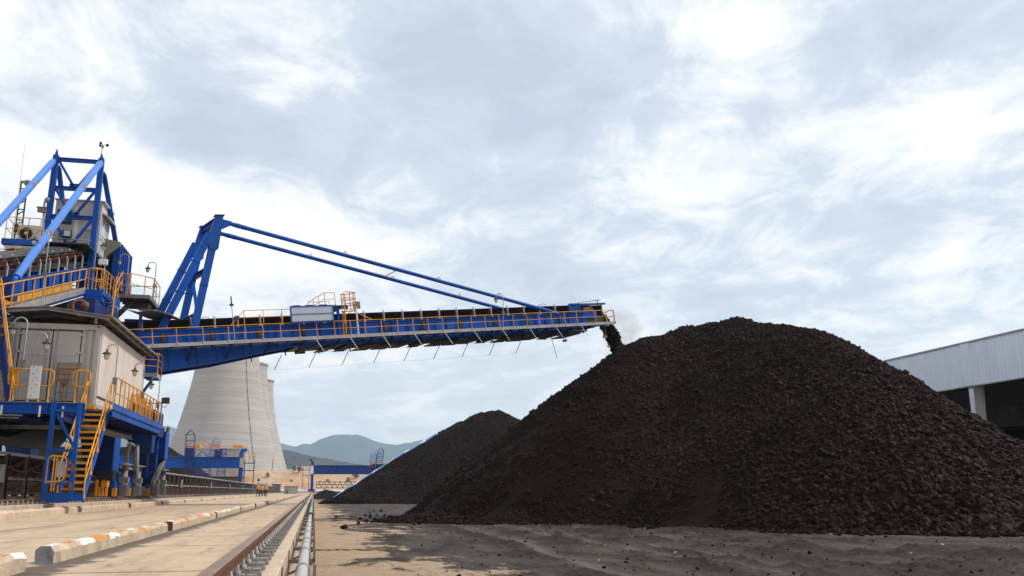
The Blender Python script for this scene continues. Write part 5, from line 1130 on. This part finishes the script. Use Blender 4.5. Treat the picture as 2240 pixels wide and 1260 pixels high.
aw = thing('anemometer', 'cup anemometer on a thin rod at the right top of the blue tower', 'anemometer', (xr-.05, 48, 17.7))
m = MB(); m.tube((xr-.08, 48, 17.6), (xr-.02, 48, 18.35), .018, 6); m.box(xr-.07, xr+.03, 47.95, 48.05, 18.3, 18.42); m.build('rod', M['steel'], aw)
m = MB(); c = V3(xr-.02, 48, 18.46)
for t in (0, 2.1, 4.2): d_ = V3(math.cos(t+.2), math.sin(t+.2), .1); m.tube(c, c+d_*.2, .012, 5); m.lathe([(0, .09), (.06, .06), (.085, 0), (.06, -.02)], c+d_*.22, 10, axis=V3(-math.sin(t), math.cos(t), 0))
m.build('cups', M['dark'], aw)
fl2 = thing('floodlight', 'square black floodlight fixed to the front of the operator cabin frame', 'floodlight', (-12.6, 47.6, 13.2))
q0, q1 = ay(137, 503, 47.7), ay(156, 520, 47.7); m = MB(); m.box(q0.x, q1.x, 47.6, 47.8, q1.z, q0.z); m.build('housing', M['dark'], fl2, bevel=.02); m = MB(); m.box(q0.x+.1, q1.x-.05, 47.585, 47.6, q1.z+.06, q0.z-.05); m.build('lens', M['pale_glass'], fl2); m = MB(); m.tube((-13.8, 47.82, q1.z-.03), (-11.7, 47.82, q1.z-.08), .03, 6); m.build('bracket', M['grey'], fl2)

# ---------------------------------------------------------------- ground conveyor between the rails
yc = thing('yard_conveyor', 'long low ground conveyor of grey posts and orange rollers running to the horizon', 'conveyor', (-11.6, 30, 0))
cxr, cxl = -10.6, -12.6; PT = 2.35; y0 = 32.9-4*PT
m = MB()
for x in (cxr, cxl): m.box(x-.06, x+.06, y0-.12, y0+.12, 0, 2.02); m.box(x-.09, x+.09, y0-.16, y0+.16, 0, .05)
m.box(cxr+.03, cxr+.06, y0-.15, y0+.15, .05, 1.98)
m.beam((cxr, y0, .95), (cxl, y0, .95), .1, .12); m.beam((cxr, y0, .2), (cxl, y0, .9), .08, .08); m.beam((cxl, y0, .2), (cxr, y0, .9), .08, .08)
for z in (1.75, 1.3): m.path([(cxr-.02, y0, z+.1), (cxr-.3, y0, z-.15), (cxl+.3, y0, z-.15), (cxl+.02, y0, z+.1)], .05, 5)
trs = m.build('trestle', M['steel'], yc, org=(-11.6, y0, 0))
m = MB()
for z in (1.86, 1.42, .98): m.tube((cxr+.02, y0, z+.06), (cxr-.45, y0, z-.22), .075, 8); m.tube((cxl-.02, y0, z+.06), (cxl+.45, y0, z-.22), .075, 8); m.tube((cxr-.5, y0, z-.24), (cxl+.5, y0, z-.24), .075, 8)
m.build('roller', M['roller'], trs)
for k in range(1, 62): dup(trs, (0, PT*k, 0))
far = MB()
for k in range(62, 110):
    y = y0+PT*k; far.box(cxr-.1, cxr+.1, y-.1, y+.1, 0, 2.0)
tag(far.build('trestles', M['steel'], yc), kind='stuff')
m = MB(); yE = y0+PT*109
for x in (cxr, cxl): m.beam((x, y0, 2.0), (x, yE, 2.0), .1, .1); m.beam((x, y0, 1.15), (x, yE, 1.15), .05, .09)
m.build('stringers', M['grey'], yc)
m = MB()
for z in (1.74, 1.30): m.prism([(cxr-.02, y0, z+.18), (cxr-.5, y0, z-.06), (cxl+.5, y0, z-.06), (cxl+.02, y0, z+.18), (cxl+.5, y0, z-.03), (cxr-.5, y0, z-.03)], (0, yE-y0, 0))
m.build('belt', M['black'], yc)
m = MB()
for k in range(0, 16):
    y = y0+PT*k
    for z, dz in ((1.55, .16), (1.25, .1)): m.path([(cxr+.12, y+PT*i/6, z-dz*math.sin(math.pi*i/6)) for i in range(7)], .022, 5, cap=False)
m.build('hanging_cable', M['rust'], yc)
m = MB(); y = 38
for k in range(9): m.box(cxr+.1, cxr+.2, 34+k*22, 34.5+k*22, 1.0, 1.6)
m.build('switch_box', M['grey'], yc)
# loading tail that rides over it
tl = thing('tail_loader', 'black sagging belt underside between the platform and the ground conveyor', 'conveyor', (-11.6, 30, 2))
m = MB(); m.prism([(-13.5, 26.5, 2.6), (-10.35, 26.5, 2.75), (-10.35, 33, 2.2), (-10.2, 40, 2.35), (-10.2, 44, 4.0), (-13.5, 44, 4.0), (-13.5, 38, 2.2)], (0, 0, .12)); m.build('belt', M['black'], tl)
m = MB()
for y in np.arange(27, 43.5, 1.3): m.beam((-10.3, y, 2.75), (-12.9, y-.9, 3.4), .06, .06)
m.box(-10.32, -10.26, 26.5, 40, 2.25, 2.5); m.build('frame', M['dark'], tl)
m = MB(); m.prism([(-13.45, 26.5, 2.62), (-10.4, 26.5, 3.3), (-10.4, 34.5, 3.0), (-13.45, 34.5, 2.5)], (0, 0, .03)); m.build('sag_sheet', M['gap_shade'], tl)
m = MB(); m.box(-13.6, -13.5, 27, 44, 2.3, 6.8); m.build('shade_sheet', M['gap_shade'], tl)  # black sheet stands for the shade below the platform
# ---------------------------------------------------------------- bridge reclaimers in the distance
def lattice(m, x, y, z0, z1, w_, roofh=.0, n=8, t=.09, dx=0.):
    cs = [(-w_/2, -w_/2), (w_/2, -w_/2), (w_/2, w_/2), (-w_/2, w_/2)]
    def P(i, f): a, b_ = cs[i % 4]; return V3(x+a+dx*f, y+b_, z0+(z1-z0)*f)
    for i in range(4):
        m.beam(P(i, 0), P(i, 1), t, t, (0, 1, 0))
        for k in range(n):
            f0, f1 = k/n, (k+1)/n; m.beam(P(i, f1), P(i+1, f1), t*.7, t*.7)
            if k % 2 == 0 and i in (0, 2): m.beam(P(i, f0), P(i+1, f1), t*.5, t*.5)
        if roofh: m.beam(P(i, 1), V3(x+dx, y, z1+roofh), t, t)
    return m
def reclaimer(name_label, xe, y, xl, zb, zt, ztow, xt, legz, festoon, tows, side=1):
    root = thing('bridge_reclaimer', name_label, 'reclaimer', (xe, y, legz), 'bridge reclaimers')
    m = MB(); m.box(min(xl, xe-.3*side), max(xl, xe-.3*side), y-.7, y+.7, zb, zt-.06)
    m.box(min(xl, xe), max(xl, xe), y-.9, y+.9, zt-.06, zt); m.box(min(xl, xe), max(xl, xe), y-.9, y+.9, zb-.1, zb); m.build('bridge_girder', M['blue'], root)
    m = MB(); m.box(min(xl, xe), max(xl, xe), y-1.3, y-.92, zt, zt+.05); 
    for k in range(16): xx = xl+(xe-xl)*k/15; m.tube((xx, y-1.3, zt), (xx, y-1.3, zt+.5), .03, 4)
    m.build('walkway', M['sheen_blue'], root)
    m = MB(); m.beam((xe, y, zb), (xe-.1*side, y, legz+.2), .75, .75, (0, 1, 0)); m.box(xe-.9, xe+.9, y-1.6, y+1.6, legz+.4, legz+1.0); m.box(xe-.45, xe+.3, y-.5, y+.5, zt, zt+.9); m.prism([(xe-.4, y, zt+.9), (xe+.3, y, zt+.9), (xe+.9*side, y, zt+1.35), (xe+.9*side, y, zt+1.7), (xe-.1, y, zt+1.6)], (0, .4, 0)); m.build('end_leg', M['blue'], root)
    m = MB(); s = side
    for z in (zb+(zt-zb)*.4, zb-.6): m.box(*sorted((xe+s*.5, xe+s*2.6)), y-1, y+1, z, z+.12)
    for xx in (.8, 2.5):
        m.beam((xe+s*xx, y-1, legz+1), (xe+s*xx, y-1, zt-.4), .14, .14, (0, 1, 0))
    m.box(*sorted((xe-s*1.2, xe+s*2.2)), y-1.2, y+1.2, legz+1.0, legz+1.15); m.build('access_frame', M['shade_blue'], root)
    for z in (zb+(zt-zb)*.4+.12, legz+1.15, zt-.3): guard('guard_rail', M['yellow'], root, [(xe+s*.5, y-1.1, z), (xe+s*1.5, y-1.1, z), (xe+s*2.6, y-1.1, z)], h=1., r=.045)
    m = MB(); m.box(xe-.4, xe+.4, y-2, y-1.6, legz, legz+.6); m.box(xe-.4, xe+.4, y+1.6, y+2, legz, legz+.6); m.build('bogie', M['yellow'], root)
    for i, (xt_, yt, za, zb_, w_, dx, mt) in enumerate(tows):
        m = lattice(MB(), xt_, yt, za, zb_, w_, w_*.55, 8, .085, dx); m.build('lattice_rake', M[mt], root)
    for (xa, xb, za, zb_) in festoon[1]:
        m = MB(); m.box(xa, xb, y-1.6, y+1.6, za, zb_); m.build('trolley', M['shade_blue'], root)
    if festoon[0]:
        m = MB(); x0, x1, n = festoon[0]
        for k in range(n):
            a = x0+(x1-x0)*k/n; b_ = x0+(x1-x0)*(k+1)/n; m.path([(a+(b_-a)*i/8, y-.95, zt-.45-1.5*math.sin(math.pi*i/8)**.8) for i in range(9)], .06, 5, cap=False); m.box(a-.15, a+.15, y-1.1, y-.72, zt-.5, zt-.15)
        m.build('festoon_cable', M['yellow' if False else 'rust'], root)
    for (xa, xb, za, zb_, lab) in festoon[2]:
        guard('guard_rail', M['yellow'], root, [(xa, y-1.7, za), ((xa+xb)/2, y-1.7, za), (xb, y-1.7, za)], h=zb_-za, r=.06)
    return root
reclaimer('distant blue bridge reclaimer with lattice rakes in front of the nearest cooling tower', -14.0, 185, -42, 5.2, 7.15, 0, 0, 1.0, (None, [(-24.4, -22.8, 6.6, 8.8), (-18.9, -17.6, 7.15, 8.6)], [(-22, -18.2, 8.4, 9.8, 0), (-22.6, -20.6, 2.3, 3.4, 0)]),
          [(-23.2, 183.4, 2.2, 11.3, 1.6, -.35, 'shade_blue'), (-20.6, 184, 3.0, 7.0, 2.4, -.6, 'blue'), (-20.0, 188, 6.5, 10.2, 1.5, .8, 'sheen_blue')])
reclaimer('distant blue bridge reclaimer over the near rail with yellow looping cable', -.6, 260, 24, 5.45, 7.75, 0, 0, .15, ((.4, 15.8, 9), [(15.6, 19.5, 6.4, 8.2)], [(14.9, 16.6, 7.2, 9.2, 0), (16.6, 18.4, 7.8, 9., 0)]),
          [(17.5, 258.6, 7.6, 11.8, 1.7, .45, 'shade_blue'), (16.0, 262, 7.6, 11.0, 1.5, .2, 'sheen_blue')], -1)
# truss gallery and pale pipe crossing the yard end
tg = thing('truss_gallery', 'low dark truss conveyor gallery crossing behind the far reclaimer leg', 'truss', (9, 268, 1))
m = MB(); za, zb_ = 1.7, 3.35
for y in (267.2, 268.8):
    for z in (za, zb_, 2.6): m.beam((.5, y, z), (26, y, z), .14, .14)
    for k in range(17): x = .6+k*1.5; m.beam((x, y, za), (x+.75, y, zb_), .1, .1, (0, 1, 0)); m.beam((x+.75, y, zb_), (x+1.5, y, za), .1, .1, (0, 1, 0))
m.box(.5, 26, 267.3, 268.7, za-.1, za)
for x in (3, 10, 17, 24): m.box(x-.1, x+.1, 267.9, 268.1, YZ, za)
m.build('truss', M['dark'], tg)
m = MB()
for k in range(9): m.box(1.5+k*2.7, 1.9+k*2.7, 267.0, 267.2, zb_-.15, zb_+.15)
m.build('joint_plates', M['blue'], tg)
fp = thing('pipe_bridge', 'long white pipe crossing at the far end of the yard', 'pipe', (0, 285, .6))
m = MB(); m.tube((-10, 285, .85), (34, 285, .55), .42, 12); m.build('pipe_run', M['wbuild'], fp)
m = MB()
for x in range(-8, 34, 4): m.box(x-.1, x+.1, 284.9, 285.1, YZ-.1, .4)
m.build('supports', M['steel'], fp)
# grey block with yellow hoods, low sheds, white building
gb = thing('concrete_block', 'far grey concrete building with yellow hoods and a blue lattice bay', 'building', (-33, 322, 6))
m = MB(); m.box(-43, -23.2, 322, 334, 5.6, 14.6); m.box(-43.4, -22.6, 321.4, 334.4, 14.6, 15.0)
for x in (-39, -33.5, -27.5): m.box(x-.15, x+.15, 321.9, 322.0, 5.6, 14.6)
m.build('wall', M['gblock'], gb)
for xa, xb in ((-41, -37.6), (-35.2, -31), (-27.6, -23.8)):
    m = MB(); m.prism([(xa, 323, 15.0), (xb, 323, 15.0), (xb-.8, 323, 16.1), (xa, 323, 16.2)], (0, 4, 0)); m.build('hood', M['yellow'], gb)
m = MB()
for xa in (-34.5, -33.7, -27, -26.2): m.beam((xa, 321.85, 5.6), (xa, 321.85, 14.5), .16, .1, (0, 1, 0))
m.build('ladder', M['yellow'], gb)
guard('guard_rail', M['yellow'], gb, seg((-43, 321.6, 15), (-22.6, 321.6, 15), 14), h=.9, r=.05)
m = lattice(MB(), -30.5, 321.2, 5.6, 14.6, 2.4, 0, 6, .3); m.build('lattice_bay', M['blue'], gb)
wb = thing('white_building', 'small far white building with dark windows on top of the earth bank', 'building', (-4, 400, 8))
wx0, wx1 = ay(643, 1030, 400).x, ay(692, 1030, 400).x
m = MB(); m.box(wx0, wx1, 400, 408, 7.4, 11.1); m.build('wall', M['wbuild'], wb)
m = MB(); m.box(wx0-.1, wx1+.1, 399.9, 408.1, 11.1, 11.25); m.build('roof', M['wbuild'], wb)
for u_, v_, ww, hh in ((.22, .72, .9, .7), (.09, .25, .45, .45), (.24, .27, .5, .5), (.42, .25, .35, .55), (.62, .25, .4, .5)):
    m = MB(); x = wx0+(wx1-wx0)*u_; z = 7.6+3.3*v_; m.box(x-ww/2, x+ww/2, 399.95, 400.02, z-hh/2, z+hh/2); m.build('window', M['dark'], wb)
gl = thing('gallery', 'pale sloping conveyor gallery joining the white building at left', 'gallery', (-16, 402, 8))
m = MB(); m.prism([(-24, 402, 8.2), (-9, 402, 9.2), (-9, 402, 10.0), (-24, 402, 8.8)], (0, 2, 0)); m.build('enclosure', M['wbuild'], gl)
for lb, pxa, pxb, ya, yb, yy, mt in (('dark low hut standing at the foot of the earth bank behind the conveyor end', 596, 613, 1059, 1071, 275, 'steel'), ('pale low hut with flat roof by the end of the ground conveyor', 622, 651, 1063, 1078, 278, 'gblock')):
    a, b_ = ay(pxa, ya, yy), ay(pxb, yb, yy); h = thing('hut', lb, 'hut', (a.x, yy, 0))
    m = MB(); m.box(a.x, b_.x, yy, yy+4, -.03, a.z-.2); m.build('wall', M[mt], h); m = MB(); m.box(a.x-.3, b_.x+.2, yy-.3, yy+4.3, a.z-.2, a.z); m.build('roof', M['dark' if mt == 'steel' else 'tan'], h); m = MB(); m.box(a.x+.5, a.x+1.2, yy-.03, yy+.01, 0, 1.2); m.build('door', M['steel'], h)
mp = thing('pole', 'thin dark pole standing at the right foot of the nearest cooling tower', 'pole', (-30, 470, 9))
m = MB(); q0, q1 = ay(594, 1035, 470), ay(598, 1000, 470); m.tube(q0, q1, .25, 6, r2=.12); m.build('shaft', M['dark'], mp)
# shrubs and small trees on the bank
def leafy(name, lb, cat, p, h, wd, n, seed, trunk=True):
    root = thing(name, lb, cat, p, 'shrubs on the earth bank'); g = random.Random(seed); m = MB()
    for i in range(n):
        t = g.random(); rr = wd*(.35+.65*g.random())*math.sqrt(max(.05, 1-(2*t-1)**2))*.5; an = g.uniform(0, 6.28); c = Vector(p)+V3(rr*math.cos(an), rr*math.sin(an), h*(.2+.8*t)); s_ = .10*h*g.uniform(.6, 1.3)
        d1 = V3(g.gauss(0, 1), g.gauss(0, 1), g.gauss(0, 1)).normalized(); d2 = d1.orthogonal().normalized(); m.add([c-d1*s_, c+d2*s_*.7, c+d1*s_, c-d2*s_*.7], [(0, 1, 2, 3)])
    m.build('crown', M['shrub'], root)
    m = MB(); m.tube(p, Vector(p)+V3(.02*h, 0, h*.6), .03*h, 5, r2=.012*h)
    for k in range(3): a = k*2.1; m.tube(Vector(p)+V3(0, 0, h*.25), Vector(p)+V3(wd*.3*math.cos(a), wd*.3*math.sin(a), h*.7), .016*h, 4, r2=.006*h)
    m.build('trunk', M['dark'], root)
for i, (px0, py0, yy, h, wd, lb) in enumerate(((644, 1038, 332, 1.9, 1.6, 'dry shrub on the bank edge under the left corner of the white building'), (654, 1044, 330, 2.4, 1.6, 'taller dry shrub on the bank below the white building'), (659, 1038, 333, 1.2, 1.4, 'small dry shrub on the bank below the windows of the white building'), (761, 1056, 322, 1.8, 1.6, 'dry shrub on the bank above the truss gallery'), (779, 1050, 325, 3.4, 3.4, 'broad dry bush on the bank beside the covered pile'), (716, 1058, 321, 1.3, 1.4, 'small dry tuft on the bank halfway along the truss gallery'), (637, 1060, 318, 1.1, 1.2, 'small dry tuft on the bank above the pale hut'), (585, 1048, 326, 1.6, 1.8, 'dry shrub on the bank straight behind the group of people'))):
    q = ay(px0, py0, yy); zt_ = -1.05+4.6*min(1, max(0, (yy-306)/9))+4.0*min(1, max(0, (yy-322)/9)); leafy('shrub', lb, 'shrub', (q.x, yy, zt_), h, wd, 150, 300+i)
cvt = MB(); q = ay(566, 1050, 314.4); cvt.lathe([(0, 0), (.38, 0), (.44, .0), (.44, .25)], (q.x, 313.7, q.z), 14, axis=(0, -1, 0)); cvt.build('drain_pipe', M['dark'], label='round dark drain opening in the earth bank above the people', cat='drain')

# ---------------------------------------------------------------- open shed at right
sh = thing('storage_shed', 'large open shed with pale ribbed fascia behind the coal pile at right', 'shed', (44, 50, YZ))
SX, FY0, FY1, FZ0, FZ1 = 42., 18., 130., 7.5, 10.33
m = MB(); ys = np.arange(FY0, FY1, .085); vs = []
for i, y in enumerate(ys):
    x = SX+(.035 if (i % 4) in (1, 2) else 0); vs += [(x, y, FZ0), (x, y, FZ1)]
m.add(vs, [(2*i, 2*i+1, 2*i+3, 2*i+2) for i in range(len(ys)-1)]); m.box(SX+.05, SX+.12, FY0, FY1, FZ0, FZ1); m.build('fascia', M['fascia'], sh)
m = MB(); m.box(SX-.06, SX+.3, FY0, FY1, FZ1, FZ1+.10); m.box(SX-.03, SX+.2, FY0, FY1, FZ0-.08, FZ0); m.build('edge_trim', M['grey'], sh)
m = MB(); m.prism([(SX+.3, FY0, FZ1), (SX+18, FY0, FZ1+2.6), (SX+36, FY0, FZ1), (SX+36, FY0, FZ1+.1), (SX+18, FY0, FZ1+2.7), (SX+.3, FY0, FZ1+.1)], (0, FY1-FY0, 0)); m.build('roof', M['white'], sh)
cy_ = ay(2142, 845, SX).y; cyl_ = [51.7-16, 51.7, 51.7+16, 51.7+32, 51.7+48]
for y in cyl_:
    m = MB(); m.prism([(SX+.2, y-.06, YZ), (SX+.2, y+.06, YZ), (SX+.12, y+.06, FZ0+.6), (SX+.12, y-.06, FZ0+.6)], (.02, 0, 0)); m.prism([(SX+.21, y-.02, YZ), (SX+.62, y-.02, YZ), (SX+1.0, y-.02, FZ0+1.5), (SX+.13, y-.02, FZ0+1.5)], (0, .04, 0)); m.prism([(SX+.62, y-.16, YZ), (SX+.66, y-.16, YZ), (SX+1.04, y-.16, FZ0+1.5), (SX+1.0, y-.16, FZ0+1.5)], (0, .32, 0)); m.box(SX+.1, SX+.14, y-.2, y+.2, YZ, FZ0+.5, 1); m.build('column', [M['cabin'], M['fascia']], sh)  # web browner than the flange: its shade is in the colour
    m = MB(); m.box(SX-.05, SX-.005, y-.42, y+.42, FZ0, FZ1-.02); m.build('pilaster', M['fascia'], sh)
    m = MB(); m.prism([(SX+1.1, y-.1, FZ0+.6), (SX+18, y-.1, FZ1+1.5), (SX+18, y-.1, FZ1+2.5), (SX+.3, y-.1, FZ1-.15)], (0, .2, 0))
    for k in range(1, 6): x = SX+1+k*2.8; m.beam((x, y-.13, FZ0+.9+k*.35), (x+.01, y-.13, FZ1+.2+k*.36), .1, .06, (0, 1, 0))
    m.build('rafter', M['white'], sh)
m = MB()
for k in range(10): x = SX+1.2+k*1.75; z = FZ1-.0+.144*(x-SX)-.2; m.box(x-.04, x+.04, FY0, FY1, z-.22, z)
m.build('purlins', M['white'], sh)
m = MB(); m.box(SX+35.5, SX+36, FY0, FY1, YZ, FZ1); m.build('back_wall', M['steel'], sh)
cone_pile('coal_pile', 'coal stored in the shade inside the open shed at right', [((58, 40, 6.2), (58, 110, 6.2))], .62, (43.5, 76, 26, 126), .8, 83, 0, 0, 0, 0)

# ---------------------------------------------------------------- falling coal and dust
fc = thing('falling_coal', 'dark stream of coal falling from the boom tip onto the largest pile', 'coal stream', B(28.4, -2, .5)); 
g = np.random.default_rng(21); s0_ = np.array(B(28.45, -2, 1.0)); v0_ = np.array(BU*3.3); n = 2600; tt_ = g.random(n)**.8*.80
spread = .13+.22*tt_
P = s0_+v0_*tt_[:, None]+np.array([0, 0, -4.9])*(tt_**2)[:, None]+g.normal(size=(n, 3))*np.array([.75, .9, .35])*spread[:, None]
S = .03+.07*g.random(n)**2.5
v, f = lump_mesh(P, S, 9); tag(npmesh('stream', v, f, M['coal'], fc), kind='stuff'); fc['kind'] = 'stuff'
m = MB(); pts = [Vector(s0_+v0_*t+np.array([0, 0, -4.9])*t*t) for t in np.linspace(.12, .82, 14)]; m.path(pts, [.34+.12*math.sin(i*2.3)*.5+.012*i for i in range(14)], 14)
core = m.build('core', M['coal'], fc)
tex = bpy.data.textures.new('clods', 'CLOUDS'); tex.noise_scale = .22; sb_ = core.modifiers.new('sub', 'SUBSURF'); sb_.levels = 3; sb_.render_levels = 3; dm_ = core.modifiers.new('rough', 'DISPLACE'); dm_.texture = tex; dm_.strength = .38; dm_.mid_level = .5
dmat, dt, dv = volmat('coal_dust', (.50, .48, .50), .3, 0.)
nn = noise(dt, .9, None, 4., .6); gx_ = nd(dt, 'ShaderNodeTexCoord').outputs['Generated']; vv = nd(dt, 'ShaderNodeVectorMath', operation='DISTANCE'); vv.inputs[1].default_value = (.5, .5, .5); dt.links.new(gx_, vv.inputs[0])
dens = mth(dt, 'MULTIPLY', ramp(dt, vv.outputs['Value'], .05, .5, (1, 1, 1, 1), (0, 0, 0, 1)), ramp(dt, nn, .42, .7)); dt.links.new(mth(dt, 'MULTIPLY', dens, 1.1), dv.inputs['Density'])
dc = Vector(s0_)+BU*2.9+V3(0, 0, -1.6); m = MB(); ring = [(1.0*math.sin(t), -math.cos(t)*2.3) for t in np.linspace(0, math.pi, 13)]; m.lathe([(max(.01, r_*1.5), z) for r_, z in ring], dc, 18, axis=(-.45, 0, .9))
tag(m.build('dust_cloud', dmat, org=dc), kind='stuff')

# ---------------------------------------------------------------- people
def person(x, y, ang, h, label, pose, seed):
    root = thing('person', label, 'person', (x, y, 0), 'workers walking in a group on the road'); g = random.Random(seed); k = h/1.75; st_ = pose
    J = {'pel': (0, 0, .95, .14), 'sp': (0, 0, 1.15, .135), 'ch': (0, .01, 1.35, .155), 'nk': (0, .0, 1.5, .06), 'hd': (0, .02, 1.6, .095), 'top': (0, .01, 1.72, .075)}
    E_ = [('pel', 'sp'), ('sp', 'ch'), ('ch', 'nk'), ('nk', 'hd'), ('hd', 'top')]
    for s in (-1, 1):
        f = st_*s*.5; a = -st_*s*.28
        for nm, q in (('hip', (s*.09, 0, .90, .10)), ('kn', (s*.10, .16*f+.03, .50, .068)), ('an', (s*.105, .30*f-.02*abs(f), .09, .05)), ('toe', (s*.115, .30*f+.16, .035, .035)), ('sh', (s*.19, 0, 1.42, .075)), ('el', (s*.25, .10*a, 1.14, .05)), ('wr', (s*.25, .26*a+.08, .90, .036)), ('ha', (s*.25, .30*a+.10, .80, .04))): J[nm+str(s)] = q
        E_ += [('pel', 'hip%d' % s), ('hip%d' % s, 'kn%d' % s), ('kn%d' % s, 'an%d' % s), ('an%d' % s, 'toe%d' % s), ('ch', 'sh%d' % s), ('sh%d' % s, 'el%d' % s), ('el%d' % s, 'wr%d' % s), ('wr%d' % s, 'ha%d' % s)]
    names = list(J); me = bpy.data.meshes.new('body'); me.from_pydata([tuple(c*k for c in J[n][:3]) for n in names], [(names.index(a), names.index(b)) for a, b in E_], [])
    o = bpy.data.objects.new('body', me); COL.objects.link(o); o.modifiers.new('skin', 'SKIN'); sub = o.modifiers.new('sub', 'SUBSURF'); sub.levels = 1; sub.render_levels = 1
    for i, n in enumerate(names): sv = me.skin_vertices[0].data[i]; sv.radius = (J[n][3]*k, J[n][3]*k); sv.use_root = n == 'pel'
    dg = bpy.context.evaluated_depsgraph_get(); m2 = bpy.data.meshes.new_from_object(o.evaluated_get(dg)); bpy.data.objects.remove(o)
    for mm in ('trouser', 'teal', 'skin', 'boot'): m2.materials.append(M[mm])
    for p in m2.polygons:
        z = p.center.z/k; ax__ = abs(p.center.x/k); p.use_smooth = True
        p.material_index = 3 if z < .12 else 0 if (z < .93 and ax__ < .2) else 2 if (z > 1.50 or (z < .88 and ax__ >= .2)) else 1
    o = bpy.data.objects.new('body', m2); COL.objects.link(o); o.parent = root; root.rotation_euler.z = ang
    def cl(m, nm, mt): q = m.build(nm, M[mt] if isinstance(mt, str) else [M[a] for a in mt]); q.parent = root; return q
    m = MB(); m.lathe([(.105, 0), (.125, .0), (.13, .015), (.115, .02), (.11, .07), (.08, .12), (0, .14)], (0, .02*k, 1.66*k), 14); m.box(-.08, .08, .1, .17, 1.665*k, 1.68*k); cl(m, 'helmet', 'helmet')
    m = MB()
    for sg in (1,):
        pr_ = [(.20, .93), (.205, 1.05), (.20, 1.2), (.205, 1.36), (.15, 1.47)]; n = 16; vs = []
        for r_, z in pr_:
            for i in range(n): t = 2*math.pi*i/n; vs.append((r_*1.05*k*math.cos(t), r_*.86*k*math.sin(t), z*k))
        m.add(vs, [(a*n+i, a*n+(i+1) % n, (a+1)*n+(i+1) % n, (a+1)*n+i) for a in range(len(pr_)-1) for i in range(n)], 0, True)
    for x_ in (-.1, .1):
        for yy in (-1, 1): m.box((x_-.03)*k, (x_+.03)*k, yy*.178*k-.006, yy*.178*k+.006, .95*k, 1.38*k, 1)
    cl(m, 'safety_vest', ('vest', 'strip'))
    m = MB()
    for i in range(5):
        for s in (-1, 1): hx = s*.25*k; hy = (.30*(-st_*s*.28)+.10)*k; m.path([(hx+(i-2)*.016*k, hy, .79*k), (hx+(i-2)*.019*k, hy+.01, .735*k), (hx+(i-2)*.018*k, hy+.025, (.70+.01*abs(i-2))*k)], [.009, .008, .006], 5)
    cl(m, 'fingers', 'skin')
for px0, py0, ang, h, pose, lb in ((564, 1087.2, 2.9, 1.78, .75, 'person in blue helmet and orange vest at the left of the walking group'), (569.3, 1086.7, 3.3, 1.68, -.6, 'person second from the left of the walking group, orange vest over teal sleeves'), (573, 1086.6, 3.2, 1.62, .5, 'person at the middle of the walking group, partly behind a companion'), (581.5, 1086.8, 3.1, 1.72, -.35, 'person in pale blue helmet walking slightly apart at the right of the group'), (576.6, 1086.2, 3.0, 1.68, .3, 'person half hidden at the back of the walking group')):
    q = az(px0, py0, 0); person(q.x, q.y, ang, h, lb, pose, int(px0))
